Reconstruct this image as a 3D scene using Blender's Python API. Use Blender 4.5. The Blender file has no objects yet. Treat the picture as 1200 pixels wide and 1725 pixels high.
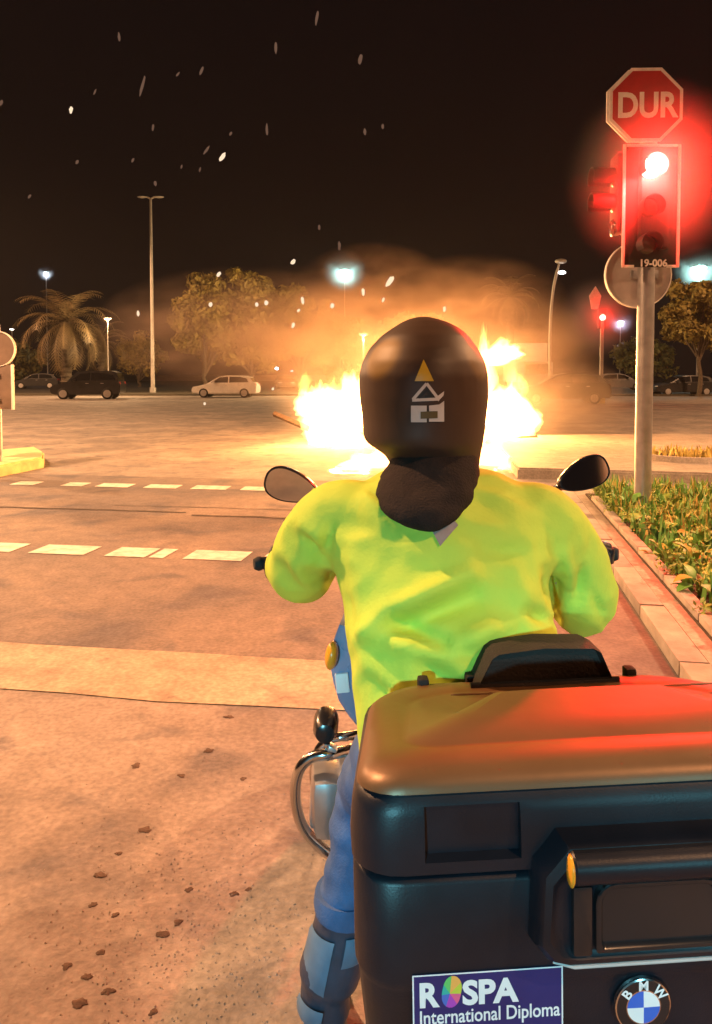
import bpy, bmesh, math, random
import numpy as np
from mathutils import Vector, Matrix, noise
from mathutils.bvhtree import BVHTree

R = math.radians
random.seed(7)
S = bpy.context.scene
COL = S.collection

# ------------------------------------------------------------------ camera
F, HZ, TILT, H = 1250.0, 628.0, R(2.5), 1.65
PY0 = HZ + F * math.tan(TILT)
cam = bpy.data.objects.new('camera', bpy.data.cameras.new('camera'))
COL.objects.link(cam)
cam.location = (0, 0, H)
cam.rotation_euler = (R(90) - TILT, 0, 0)
cam.data.sensor_width = 36
cam.data.lens = F / 1725 * 36
cam.data.shift_y = -(862.5 - PY0) / 1725
cam.data.clip_start = 0.05
cam.data.clip_end = 2000
S.camera = cam

# ------------------------------------------------------------------ night sky, exposure
W = bpy.data.worlds.new('World'); S.world = W; W.use_nodes = True
nt = W.node_tree; nt.nodes.clear()
out = nt.nodes.new('ShaderNodeOutputWorld')
bgd = nt.nodes.new('ShaderNodeBackground')
sky = nt.nodes.new('ShaderNodeTexSky'); sky.sky_type = 'NISHITA'; sky.sun_disc = False
sky.sun_elevation = R(-4); sky.sun_rotation = R(200)
mixn = nt.nodes.new('ShaderNodeMix'); mixn.data_type = 'RGBA'
mixn.inputs[0].default_value = 0.04
mixn.inputs[6].default_value = (0.0042, 0.0020, 0.0019, 1)     # light-polluted night sky
nt.links.new(sky.outputs[0], mixn.inputs[7])
nt.links.new(mixn.outputs[2], bgd.inputs[0])
bgd.inputs[1].default_value = 1.0
nt.links.new(bgd.outputs[0], out.inputs[0])
S.view_settings.view_transform = 'Standard'
S.view_settings.look = 'None'
S.view_settings.exposure = 0
S.view_settings.gamma = 1
S.view_settings.use_curve_mapping = False
S.cycles.use_denoising = True
S.cycles.volume_bounces = 0
S.cycles.max_bounces = 6
S.cycles.transparent_max_bounces = 12
S.cycles.sample_clamp_indirect = 4
SODIUM = (1.0, 0.50, 0.235)
P_SODIUM_NEAR, P_SODIUM_FAR, P_FIRE, P_RED, P_FILL = 13800, 36000, 4600, 2000, 790

# ------------------------------------------------------------------ helpers
def P(px, py, d):
    """point of the place seen at a pixel of the photograph, at distance d along the road"""
    r = Vector((0, math.cos(TILT), -math.sin(TILT))) * F + Vector((1, 0, 0)) * (px - 600) \
        + Vector((0, math.sin(TILT), math.cos(TILT))) * (PY0 - py)
    return Vector((0, 0, H)) + r * (d / r.y)

def G(px, py, z=0.0):
    r = P(px, py, 1.0) - Vector((0, 0, H))
    return Vector((0, 0, H)) + r * ((z - H) / r.z)

def root_of(o):
    while o.parent: o = o.parent
    return o

def mesh_of(g):
    if isinstance(g, bmesh.types.BMesh):
        me = bpy.data.meshes.new('m'); g.to_mesh(me); g.free(); return me
    return g

def obj(name, g, mats, parent=None, smooth=True, recalc=True, ang=40):
    """geometry in world coordinates -> one object, under its thing"""
    me = mesh_of(g)
    if not isinstance(mats, (list, tuple)): mats = [mats]
    if len(me.materials) == 0:
        for m in mats: me.materials.append(m)
    me.name = name
    o = bpy.data.objects.new(name, me); COL.objects.link(o)
    if smooth:
        me.polygons.foreach_set('use_smooth', [True] * len(me.polygons))
        if ang and hasattr(me, 'set_sharp_from_angle'): me.set_sharp_from_angle(angle=R(ang))
    if parent is not None:
        o.parent = parent
        me.transform(world_m(root_of(parent)).inverted())
    return o

def world_m(o):
    return Matrix.Translation(o.location) @ o.rotation_euler.to_matrix().to_4x4()

def tag(o, label=None, cat=None, group=None, kind=None):
    if label: o['label'] = label
    if cat: o['category'] = cat
    if group: o['group'] = group
    if kind: o['kind'] = kind
    return o

def thing(name, label, cat, loc=(0, 0, 0), group=None):
    o = bpy.data.objects.new(name, None); COL.objects.link(o)
    o.location = loc; o.empty_display_size = 0.2
    return tag(o, label, cat, group)

def copy_tree(o, parent=None):
    c = o.copy(); COL.objects.link(c)
    if parent: c.parent = parent
    for ch in list(o.children): copy_tree(ch, c)
    return c

def NB(): return bmesh.new()

def add_box(bm, c, s, rot=None, bev=0.0, mi=0):
    r = bmesh.ops.create_cube(bm, size=1)
    vs = r['verts']
    M = Matrix.Translation(Vector(c)) @ (rot.to_4x4() if rot else Matrix.Identity(4)) @ Matrix.Diagonal((*s, 1))
    bmesh.ops.transform(bm, matrix=M, verts=vs)
    fs = set(f for v in vs for f in v.link_faces)
    for f in fs: f.material_index = mi
    if bev:
        es = list(set(e for v in vs for e in v.link_edges))
        bmesh.ops.bevel(bm, geom=es, offset=bev, segments=2, affect='EDGES', profile=0.6)
    return bm

def loft(bm, rings, cap=True, mi=0, closed=True):
    n = len(rings[0]); vv = []
    for r in rings: vv.append([bm.verts.new(p) for p in r])
    for i in range(len(vv) - 1):
        a, b = vv[i], vv[i + 1]
        for j in range(n if closed else n - 1):
            k = (j + 1) % n
            bm.faces.new((a[j], a[k], b[k], b[j])).material_index = mi
    if cap and closed:
        bm.faces.new(list(reversed(vv[0]))).material_index = mi
        bm.faces.new(vv[-1]).material_index = mi
    return vv

def tube(bm, path, rad, n=12, cap=True, mi=0, flat=1.0):
    path = [Vector(p) for p in path]
    if not isinstance(rad, (list, tuple)): rad = [rad] * len(path)
    t0 = (path[1] - path[0]).normalized()
    up = Vector((0, 0, 1)) if abs(t0.z) < 0.9 else Vector((0, 1, 0))
    u = t0.cross(up).normalized()
    rings = []
    for i, p in enumerate(path):
        if i == 0: t = path[1] - path[0]
        elif i == len(path) - 1: t = path[-1] - path[-2]
        else: t = (path[i + 1] - path[i]).normalized() + (path[i] - path[i - 1]).normalized()
        t.normalize()
        u = (u - t * u.dot(t)).normalized(); v = t.cross(u)
        rings.append([p + (u * math.cos(a) + v * math.sin(a) * flat) * rad[i]
                      for a in (2 * math.pi * k / n for k in range(n))])
    loft(bm, rings, cap, mi)
    return bm

def curve_pts(pts, n=6):
    """Catmull-Rom through points"""
    pts = [Vector(p) for p in pts]; q = [pts[0]] + pts + [pts[-1]]; o = []
    for i in range(1, len(q) - 2):
        for k in range(n):
            t = k / n
            a, b, c, d = q[i - 1], q[i], q[i + 1], q[i + 2]
            o.append(0.5 * ((2 * b) + (c - a) * t + (2 * a - 5 * b + 4 * c - d) * t * t + (3 * b - a - 3 * c + d) * t ** 3))
    o.append(pts[-1]); return o

def ellipsoid(bm, c, r, sub=3, rot=None, mi=0):
    q = bmesh.ops.create_icosphere(bm, subdivisions=sub, radius=1)
    M = Matrix.Translation(Vector(c)) @ (rot.to_4x4() if rot else Matrix.Identity(4)) @ Matrix.Diagonal((*r, 1))
    bmesh.ops.transform(bm, matrix=M, verts=q['verts'])
    for f in set(f for v in q['verts'] for f in v.link_faces): f.material_index = mi
    return q['verts']

def prism(bm, poly, d, M=None, mi=0, bev=0):
    """2-D polygon (x, y) extruded from z=0 to z=d, placed by matrix M"""
    M = M or Matrix.Identity(4)
    a = [bm.verts.new(M @ Vector((x, y, 0))) for x, y in poly]
    b = [bm.verts.new(M @ Vector((x, y, d))) for x, y in poly]
    n = len(poly); fs = []
    for j in range(n):
        k = (j + 1) % n; fs.append(bm.faces.new((a[j], a[k], b[k], b[j])))
    fs.append(bm.faces.new(list(reversed(a)))); top = bm.faces.new(b); fs.append(top)
    for f in fs: f.material_index = mi
    if bev:
        bmesh.ops.bevel(bm, geom=list(top.edges), offset=bev, segments=3, affect='EDGES')
    return bm

def disc_poly(r, n=24, cx=0, cy=0): return [(cx + r * math.cos(2 * math.pi * k / n), cy + r * math.sin(2 * math.pi * k / n)) for k in range(n)]

def evaluated(me, mods):
    o = bpy.data.objects.new('tmp', me); COL.objects.link(o)
    for t, kw in mods:
        m = o.modifiers.new('m', t)
        for k, v in kw.items(): setattr(m, k, v)
    dg = bpy.context.evaluated_depsgraph_get(); dg.update()
    r = bpy.data.meshes.new_from_object(o.evaluated_get(dg))
    bpy.data.objects.remove(o)
    return r

def fuse(bm, voxel=0.01, it=6, fac=0.5):
    me = mesh_of(bm)
    return evaluated(me, [('REMESH', dict(mode='VOXEL', voxel_size=voxel)), ('SMOOTH', dict(iterations=it, factor=fac))])

def text_bm(txt, size, off=0.0, ext=0.0, mi=0, align='CENTER'):
    c = bpy.data.curves.new('t', 'FONT'); c.body = txt; c.size = size; c.offset = off; c.extrude = ext
    c.align_x = align; c.align_y = 'BOTTOM_BASELINE'; c.resolution_u = 4
    o = bpy.data.objects.new('t', c); COL.objects.link(o)
    dg = bpy.context.evaluated_depsgraph_get(); dg.update()
    me = bpy.data.meshes.new_from_object(o.evaluated_get(dg))
    bpy.data.objects.remove(o)
    b = bmesh.new(); b.from_mesh(me)
    for f in b.faces: f.material_index = mi
    return b

def merge(bm, b2, M=None):
    if M is not None: bmesh.ops.transform(b2, matrix=M, verts=b2.verts)
    me = bpy.data.meshes.new('x'); b2.to_mesh(me); b2.free(); bm.from_mesh(me); bpy.data.meshes.remove(me)
    return bm

UPRIGHT = Matrix(((1, 0, 0, 0), (0, 0, -1, 0), (0, 1, 0, 0), (0, 0, 0, 1)))   # xy -> xz, normal to -y

ORD = ('first','second','third','fourth','fifth','sixth','seventh','eighth','ninth','tenth','eleventh','twelfth','thirteenth','fourteenth','fifteenth','sixteenth','seventeenth','eighteenth','nineteenth','twentieth','twenty-first','twenty-second')
# ------------------------------------------------------------------ materials
MAT = {}
def pm(name, col, rough=0.5, metal=0.0, var=0.15, scale=8.0, bump=0.0, bscale=60.0, spec=0.5, emis=None, es=0.0, det=6.0, coat=0.0):
    m = bpy.data.materials.new(name); m.use_nodes = True; MAT[name] = m
    t = m.node_tree; b = t.nodes['Principled BSDF']
    b.inputs['Roughness'].default_value = rough; b.inputs['Metallic'].default_value = metal
    b.inputs['Specular IOR Level'].default_value = spec
    if coat: b.inputs['Coat Weight'].default_value = coat; b.inputs['Coat Roughness'].default_value = 0.08
    tc = t.nodes.new('ShaderNodeTexCoord')
    if var:
        n = t.nodes.new('ShaderNodeTexNoise'); n.inputs['Scale'].default_value = scale; n.inputs['Detail'].default_value = det
        t.links.new(tc.outputs['Object'], n.inputs['Vector'])
        r = t.nodes.new('ShaderNodeValToRGB'); e = r.color_ramp.elements
        e[0].position, e[1].position = 0.3, 0.7
        e[0].color = (*[c * (1 - var) for c in col], 1); e[1].color = (*[min(1, c * (1 + var)) for c in col], 1)
        t.links.new(n.outputs['Fac'], r.inputs[0]); t.links.new(r.outputs[0], b.inputs['Base Color'])
        ro = t.nodes.new('ShaderNodeMapRange'); ro.inputs[3].default_value = max(0, rough - 0.06); ro.inputs[4].default_value = min(1, rough + 0.08)
        t.links.new(n.outputs['Fac'], ro.inputs[0]); t.links.new(ro.outputs[0], b.inputs['Roughness'])
    else: b.inputs['Base Color'].default_value = (*col, 1)
    if bump:
        n2 = t.nodes.new('ShaderNodeTexNoise'); n2.inputs['Scale'].default_value = bscale; n2.inputs['Detail'].default_value = 5
        t.links.new(tc.outputs['Object'], n2.inputs['Vector'])
        bp = t.nodes.new('ShaderNodeBump'); bp.inputs['Strength'].default_value = bump; bp.inputs['Distance'].default_value = 0.01
        t.links.new(n2.outputs['Fac'], bp.inputs['Height']); t.links.new(bp.outputs[0], b.inputs['Normal'])
    if emis: b.inputs['Emission Color'].default_value = (*emis, 1); b.inputs['Emission Strength'].default_value = es
    return m

def vol(name, scatter=None, dens=0.0, aniso=0.0, emis=None, es=0.0):
    m = bpy.data.materials.new(name); m.use_nodes = True; t = m.node_tree; t.nodes.clear(); MAT[name] = m
    o = t.nodes.new('ShaderNodeOutputMaterial')
    if scatter:
        v = t.nodes.new('ShaderNodeVolumePrincipled')
        v.inputs['Color'].default_value = (*scatter, 1); v.inputs['Density'].default_value = dens
        v.inputs['Anisotropy'].default_value = aniso
    else:
        v = t.nodes.new('ShaderNodeEmission'); v.inputs[0].default_value = (*emis, 1); v.inputs[1].default_value = es
    t.links.new(v.outputs[0], o.inputs['Volume'])
    try: m.cycles.homogeneous_volume = True
    except Exception: pass
    return m

def soft_vol(name, col, dens, power=1.4, noisy=0.0, aniso=0.0):
    """smoke or lamp halo that thins out from its middle to nothing at its edge"""
    m = bpy.data.materials.new(name); m.use_nodes = True; t = m.node_tree; t.nodes.clear(); MAT[name] = m
    o = t.nodes.new('ShaderNodeOutputMaterial'); v = t.nodes.new('ShaderNodeVolumePrincipled')
    v.inputs['Color'].default_value = (*col, 1); v.inputs['Anisotropy'].default_value = aniso
    tc = t.nodes.new('ShaderNodeTexCoord'); g = t.nodes.new('ShaderNodeTexGradient'); g.gradient_type = 'SPHERICAL'
    t.links.new(tc.outputs['Object'], g.inputs[0])
    def mth(op, a, b):
        n = t.nodes.new('ShaderNodeMath'); n.operation = op
        for k, x in enumerate((a, b)):
            if isinstance(x, float): n.inputs[k].default_value = x
            else: t.links.new(x, n.inputs[k])
        return n.outputs[0]
    d = mth('MULTIPLY', mth('POWER', g.outputs['Fac'], float(power)), float(dens))
    if noisy:
        oi = t.nodes.new('ShaderNodeObjectInfo'); nz = t.nodes.new('ShaderNodeTexNoise'); nz.noise_dimensions = '4D'
        nz.inputs['Scale'].default_value = 2.7; nz.inputs['Detail'].default_value = 4; nz.inputs['Distortion'].default_value = .5
        t.links.new(tc.outputs['Object'], nz.inputs['Vector']); t.links.new(mth('MULTIPLY', oi.outputs['Random'], 20.0), nz.inputs['W'])
        mr = t.nodes.new('ShaderNodeMapRange'); mr.inputs[1].default_value = .38; mr.inputs[2].default_value = .66; mr.inputs[3].default_value = 1 - noisy; mr.inputs[4].default_value = 1 + noisy * .6
        t.links.new(nz.outputs['Fac'], mr.inputs[0]); d = mth('MULTIPLY', d, mr.outputs[0])
    t.links.new(d, v.inputs['Density']); t.links.new(v.outputs[0], o.inputs['Volume'])
    return m

def puff(c, rad, m, label):
    bm = NB(); ellipsoid(bm, (0, 0, 0), (1, 1, 1), 3)
    o = obj('smoke', bm, m); o.location = c; o.scale = rad  # serves the fire's smoke and the added lamp halos alike
    return tag(o, label, None, None, 'stuff')

def emit(name, col, s):
    m = bpy.data.materials.new(name); m.use_nodes = True; t = m.node_tree; t.nodes.clear(); MAT[name] = m
    o = t.nodes.new('ShaderNodeOutputMaterial'); e = t.nodes.new('ShaderNodeEmission')
    e.inputs[0].default_value = (*col, 1); e.inputs[1].default_value = s
    t.links.new(e.outputs[0], o.inputs[0]); return m

def ground_mat(name, c1, c2, c3, sc=0.35, rough=0.8, bump=0.35, speck=(0.05, 0.04, 0.035)):
    """blotchy worn paving: large stains, mid mottling, aggregate grain"""
    m = bpy.data.materials.new(name); m.use_nodes = True; MAT[name] = m
    t = m.node_tree; b = t.nodes['Principled BSDF']; b.inputs['Roughness'].default_value = rough
    tc = t.nodes.new('ShaderNodeTexCoord')
    def nz(s, det=6, dis=0.0):
        n = t.nodes.new('ShaderNodeTexNoise'); n.inputs['Scale'].default_value = s; n.inputs['Detail'].default_value = det
        n.inputs['Distortion'].default_value = dis
        t.links.new(tc.outputs['Object'], n.inputs['Vector']); return n
    def ramp(n, a, bb, ca, cb):
        r = t.nodes.new('ShaderNodeValToRGB'); e = r.color_ramp.elements
        e[0].position, e[1].position = a, bb; e[0].color = (*ca, 1); e[1].color = (*cb, 1)
        t.links.new(n.outputs['Fac'], r.inputs[0]); return r
    def mx(mode, f, A, B):
        x = t.nodes.new('ShaderNodeMix'); x.data_type = 'RGBA'; x.blend_type = mode
        if isinstance(f, float): x.inputs[0].default_value = f
        else: t.links.new(f, x.inputs[0])
        t.links.new(A, x.inputs[6]); t.links.new(B, x.inputs[7]); return x.outputs[2]
    base = ramp(nz(sc, 5, 0.6), 0.35, 0.65, c1, c2)
    sp = nz(sc * 3.3, 7, 0.4); fac = ramp(sp, 0.52, 0.72, (0, 0, 0), (1, 1, 1))
    c3n = t.nodes.new('ShaderNodeRGB'); c3n.outputs[0].default_value = (*c3, 1)
    c = mx('MIX', fac.outputs[0], base.outputs[0], c3n.outputs[0])
    gr = ramp(nz(38, 8), 0.3, 0.75, (0.72, 0.72, 0.72), (1.18, 1.18, 1.18))
    c = mx('MULTIPLY', 1.0, c, gr.outputs[0])
    gr2 = ramp(nz(7, 8), 0.3, 0.7, (0.82, 0.82, 0.82), (1.12, 1.12, 1.12))
    c = mx('MULTIPLY', 1.0, c, gr2.outputs[0])
    t.links.new(c, b.inputs['Base Color'])
    bp = t.nodes.new('ShaderNodeBump'); bp.inputs['Strength'].default_value = bump; bp.inputs['Distance'].default_value = 0.012
    t.links.new(nz(55, 8).outputs['Fac'], bp.inputs['Height']); t.links.new(bp.outputs[0], b.inputs['Normal'])
    return m

ground_mat('dirt_asphalt', (0.19, 0.165, 0.150), (0.34, 0.292, 0.248), (0.125, 0.120, 0.126), 0.8)
ground_mat('asphalt', (0.115, 0.105, 0.108), (0.235, 0.19, 0.155), (0.082, 0.080, 0.092), 0.45)
ground_mat('concrete_band', (0.36, 0.29, 0.21), (0.46, 0.37, 0.27), (0.28, 0.225, 0.17), 1.1)
ground_mat('paving', (0.30, 0.26, 0.22), (0.38, 0.33, 0.28), (0.25, 0.21, 0.18), 0.7, 0.7, 0.2)
ground_mat('verge_soil', (0.06, 0.05, 0.035), (0.10, 0.08, 0.05), (0.05, 0.05, 0.025), 0.3)
pm('road_paint', (0.62, 0.58, 0.50), 0.6, 0, 0.3, 9, 0.2, 60)
pm('crack', (0.05, 0.04, 0.035), 0.9, 0, 0.3, 20)
pm('kerb_grey', (0.32, 0.285, 0.25), 0.75, 0, 0.25, 6, 0.25, 60)
pm('kerb_yellow', (0.68, 0.58, 0.26), 0.65, 0, 0.25, 5, 0.2, 50)
pm('soil', (0.045, 0.03, 0.02), 0.95, 0, 0.4, 12, 0.6, 30)
pm('clod', (0.085, 0.055, 0.04), 0.95, 0, 0.4, 40, 0.5, 120)
pm('galvanised', (0.45, 0.45, 0.46), 0.38, 0.75, 0.15, 9, 0.05, 80)
pm('grey_paint', (0.42, 0.38, 0.37), 0.6, 0.0, 0.15, 6)
pm('sign_back', (0.17, 0.125, 0.10), 0.6, 0, 0.2, 5)
pm('lamp_pole', (0.40, 0.37, 0.33), 0.5, 0.3, 0.12, 3)
pm('black_board', (0.012, 0.012, 0.012), 0.6, 0, 0.2, 20)
pm('white_paint', (0.84, 0.82, 0.79), 0.5, 0, 0.1, 12)
pm('sign_red', (0.42, 0.015, 0.015), 0.45, 0, 0.12, 8)
pm('lens_dark', (0.05, 0.045, 0.03), 0.2, 0, 0.1, 30)
pm('jacket', (0.51, 0.62, 0.07), 0.75, 0, 0.08, 5, 0.12, 120, spec=0.2)
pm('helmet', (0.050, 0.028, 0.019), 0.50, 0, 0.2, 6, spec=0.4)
pm('yellow_print', (0.55, 0.36, 0.02), 0.4, 0, 0.1, 20)
pm('white_print', (0.55, 0.50, 0.48), 0.45, 0, 0.1, 30)
pm('black_cloth', (0.020, 0.013, 0.011), 0.9, 0, 0.3, 30, 0.4, 220, spec=0.2)
pm('denim', (0.06, 0.12, 0.27), 0.8, 0, 0.25, 14, 0.25, 200, spec=0.3)
pm('boot', (0.035, 0.05, 0.085), 0.45, 0, 0.25, 20, 0.1, 80)
pm('boot_panel', (0.10, 0.19, 0.30), 0.4, 0, 0.15, 20)
pm('skin', (0.45, 0.26, 0.18), 0.55, 0, 0.1, 30)
pm('black_leather', (0.015, 0.014, 0.014), 0.5, 0, 0.3, 40, 0.3, 150)
pm('box_plastic', (0.006, 0.008, 0.013), 0.38, 0, 0.25, 12, 0.05, 420, det=8, spec=0.32)
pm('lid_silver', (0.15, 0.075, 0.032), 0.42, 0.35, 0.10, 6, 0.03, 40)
pm('gloss_black', (0.012, 0.012, 0.014), 0.22, 0, 0.2, 10)
pm('pad_black', (0.016, 0.012, 0.010), 0.75, 0, 0.25, 14, 0.25, 200, spec=0.3)
pm('rubber', (0.014, 0.013, 0.012), 0.8, 0, 0.2, 20, 0.2, 100)
pm('chrome', (0.62, 0.62, 0.64), 0.16, 1.0, 0.1, 10)
pm('aluminium', (0.55, 0.56, 0.58), 0.32, 0.9, 0.12, 12)
pm('fairing_blue', (0.16, 0.26, 0.44), 0.25, 0.2, 0.08, 8, coat=0.5)
pm('amber', (0.75, 0.30, 0.02), 0.25, 0, 0.1, 20)
pm('glass_mirror', (0.75, 0.75, 0.75), 0.04, 1.0, 0.0)
pm('navy', (0.012, 0.016, 0.11), 0.35, 0, 0.1, 20)
pm('sticker_white', (0.70, 0.70, 0.72), 0.4, 0, 0.05, 20)
pm('emblem_blue', (0.03, 0.11, 0.50), 0.25, 0, 0.05, 20)
pm('car_white', (0.80, 0.78, 0.74), 0.35, 0, 0.08, 3, coat=0.4)
pm('car_dark', (0.018, 0.018, 0.020), 0.3, 0, 0.2, 3, coat=0.4)
pm('car_silver', (0.28, 0.28, 0.29), 0.35, 0.4, 0.1, 3)
pm('car_glass', (0.012, 0.012, 0.014), 0.08, 0, 0.0)
pm('rim_silver', (0.55, 0.52, 0.50), 0.35, 0.5, 0.1, 10)
pm('bark', (0.10, 0.075, 0.05), 0.9, 0, 0.35, 9, 0.6, 30)
pm('leaf_olive', (0.23, 0.18, 0.038), 0.6, 0, 0.45, 0.9)
pm('leaf_palm', (0.10, 0.07, 0.03), 0.6, 0, 0.35, 2.0)
pm('leaf_green', (0.14, 0.33, 0.06), 0.5, 0, 0.3, 9)
pm('leaf_pale', (0.26, 0.34, 0.06), 0.5, 0, 0.5, 4)
pm('leaf_dry', (0.50, 0.38, 0.09), 0.7, 0, 0.35, 6)
pm('char', (0.010, 0.009, 0.008), 0.9, 0, 0.4, 14, 0.6, 40)
pm('charred_wood', (0.05, 0.03, 0.02), 0.85, 0, 0.5, 14, 0.5, 40)

def light(name, kind, loc, power, col, radius=0.1, parent=None, aim=None, cone=None, blend=0.4):
    d = bpy.data.lights.new(name, kind); d.energy = power; d.color = col; d.shadow_soft_size = radius
    if kind == 'SPOT': d.spot_size = cone; d.spot_blend = blend
    o = bpy.data.objects.new(name, d); COL.objects.link(o)
    M = Matrix.Translation(Vector(loc))
    if aim is not None: M = M @ (Vector(aim) - Vector(loc)).to_track_quat('-Z', 'Y').to_matrix().to_4x4()
    if parent is not None:
        o.parent = parent; M = world_m(root_of(parent)).inverted() @ M
    o.location = M.to_translation(); o.rotation_euler = M.to_euler()
    return o

# ================================================================== THE SETTING
K = 0.15                                              # the road runs K to the right of the view
ax = Vector((1, -K, 0)).normalized(); ay = Vector((K, 1, 0)).normalized()
def RD(x, d, z=0.0):
    """road frame: d = distance straight ahead where the cross line meets x = 0"""
    return Vector((x, d - K * x, z))

def sheet(name, pts, z, m, sub=1, kind='structure'):
    bm = NB(); bm.faces.new([bm.verts.new((p[0], p[1], z)) for p in pts])
    bmesh.ops.recalc_face_normals(bm, faces=bm.faces)
    for f in bm.faces:
        if f.normal.z < 0: f.normal_flip()
    o = obj(name, bm, MAT[m], smooth=False)
    if kind: tag(o, kind=kind)
    return o

sheet('ground', [(-300, -60), (300, -60), (300, 500), (-300, 500)], 0, 'dirt_asphalt')
road = sheet('road', [RD(-60, 4.15), RD(60, 4.15), RD(60, 11.2), RD(-60, 11.2)], 0.004, 'asphalt')
def wavy(d, amp, x0=-40, x1=40, n=160, seed=0):
    return [RD(x0 + (x1 - x0) * k / n, d + amp * noise.noise(Vector((x0 + (x1 - x0) * k / n, seed, 0)) * 1.3) + amp * .5 * noise.noise(Vector((x0 + (x1 - x0) * k / n, seed, 5)) * 4)) for k in range(n + 1)]
band = sheet('concrete_strip', wavy(3.52, 0.06, seed=1) + list(reversed(wavy(4.15, 0.03, seed=2))), 0.005, 'concrete_band')

# crossing: two rows of painted blocks, each block a piece of the road
def block(px0, px1, dc, dep, skew=0.06, breaks=False):
    xa = (px0 - 600) / F * dc; xb = (px1 - 600) / F * dc
    pts = []
    N = 8
    def e(i): return 0.012 * noise.noise(Vector((xa * 3 + i * 1.7, dc, 1)))
    lo = [RD(xa + (xb - xa) * i / N, 0) for i in range(N + 1)]
    f = lambda x, d, i: Vector((x, d - K * x + e(i), 0.009))
    near = [f(xa + (xb - xa) * i / N, D0 - dep / 2, i) for i in range(N + 1)]
    far = [f(xa + skew + (xb - xa) * i / N, D0 + dep / 2, i + 20) for i in range(N + 1)]
    bm = NB(); bm.faces.new([bm.verts.new(p) for p in near + far[::-1]])
    o = obj('road_marking', bm, MAT['road_paint'], road, smooth=False)
    return o
D0 = 6.43
for a, b in ((-210, -105), (-80, 28), (52, 150), (180, 250), (255, 280), (310, 410), (437, 537), (565, 660)):
    dd = D0 / (1 + K * ((a + b) / 2 - 600) / F); block(a, b, dd, 0.34)
D0 = 10.26
for a, b in ((20, 62), (105, 143), (162, 220), (243, 300), (322, 383), (405, 465), (488, 545), (570, 628)):
    dd = D0 / (1 + K * ((a + b) / 2 - 600) / F); block(a, b, dd, 0.34, 0.03)
bm = NB()
for x0, x1, d, w in ((-5.5, -2.0, 8.35, .045), (-1.9, 1.6, 8.2, .05), (-3, 3, 8.7, 0.02)):
    n = 40
    a = [bm.verts.new(RD(x0 + (x1 - x0) * k / n, d + .03 * noise.noise(Vector((k * .3, d, 0))), .0095)) for k in range(n + 1)]
    b = [bm.verts.new(RD(x0 + (x1 - x0) * k / n, d + w * (1 + .6 * noise.noise(Vector((k * .4, d, 3)))) + .03 * noise.noise(Vector((k * .3, d, 0))), .0095)) for k in range(n + 1)]
    for k in range(n): bm.faces.new((a[k], a[k + 1], b[k + 1], b[k]))
obj('crack_line', bm, MAT['crack'], road, smooth=False)

# pavement along the right with its kerb stones and the planting bed
def KX(d): return 1.77 + (d - 4.1) * 0.167
KDIR = Vector((0.167, 1, 0)).normalized(); KN = Vector((1, -0.167, 0)).normalized()
def kp(s, n, z=0.0):
    """s metres along the kerb from d=1, n metres to its right"""
    return Vector((KX(1.0), 1.0, z)) + KDIR * s + KN * n
PZ = 0.09
pav = NB()
def slab(bm, pts, z0, z1, mi=0):
    a = [bm.verts.new((p[0], p[1], z0)) for p in pts]; b = [bm.verts.new((p[0], p[1], z1)) for p in pts]
    n = len(pts)
    for j in range(n):
        k = (j + 1) % n; bm.faces.new((a[j], a[k], b[k], b[j])).material_index = mi
    bm.faces.new(b).material_index = mi
    bmesh.ops.recalc_face_normals(bm, faces=bm.faces)
    return bm
# bed opening is left clear: strips around it
LB0, LB1, NB0, NB1 = 2.75, 8.6, 0.27, 4.2
slab(pav, [kp(-3, .16), kp(-3, 8), kp(LB0, 8), kp(LB0, .16)], 0, PZ)
slab(pav, [kp(LB0, .16), kp(LB0, NB0), kp(LB1, NB0), kp(LB1, .16)], 0, PZ)
slab(pav, [kp(LB0, NB1), kp(LB0, 8), kp(LB1, 8), kp(LB1, NB1)], 0, PZ)
slab(pav, [kp(LB1, .16), kp(LB1, 8), kp(LB1 + .5, 8), kp(LB1 + .5, .16)], 0, PZ)
pavement = tag(obj('pavement', pav, MAT['paving'], smooth=False), kind='structure')
s = -3.0
while s < LB1 + .5:
    L = min(0.98, LB1 + .5 - s)
    bm = NB(); rotm = Matrix.Rotation(math.atan2(-0.167, 1), 3, 'Z')
    add_box(bm, kp(s + L / 2, .08, PZ / 2 + .004 + random.uniform(-.004, .004)), (0.155, L - .002, PZ), rotm, 0.006)
    obj('kerb_stone', bm, MAT['kerb_grey'], pavement)
    s += 1.0
for k in range(6):
    s0 = LB0 + k * .9
    bm = NB(); add_box(bm, kp(s0 + .44, NB0 + .05, PZ + .01), (0.09, .88, .12), Matrix.Rotation(math.atan2(-0.167, 1), 3, 'Z'), 0.012)
    obj('edging_stone', bm, MAT['kerb_grey'], pavement)
bm = NB(); slab(bm, [kp(LB0, NB0), kp(LB0, NB1), kp(LB1, NB1), kp(LB1, NB0)], 0, PZ + .02)
tag(obj('planting_soil', bm, MAT['soil'], smooth=False), kind='structure')

# traffic island beyond, its kerb face in shade
isl = [G(872, 806), G(1400, 822), G(1500, 752), G(1150, 742), G(850, 745), G(838, 765)]
bm = NB(); slab(bm, [(p.x, p.y) for p in isl], 0, 0.17)
bmesh.ops.bevel(bm, geom=[e for e in bm.edges if abs(e.verts[0].co.z - e.verts[1].co.z) < .01 and e.verts[0].co.z > .1], offset=0.03, segments=2, affect='EDGES')
tag(obj('traffic_island', bm, MAT['paving'], ang=30), kind='structure')
# far verge where the cars stand
bm = NB(); slab(bm, [(-150, 56), (150, 50), (150, 140), (-150, 140)], 0, 0.12)
tag(obj('verge', bm, MAT['verge_soil'], smooth=False), kind='structure')

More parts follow.
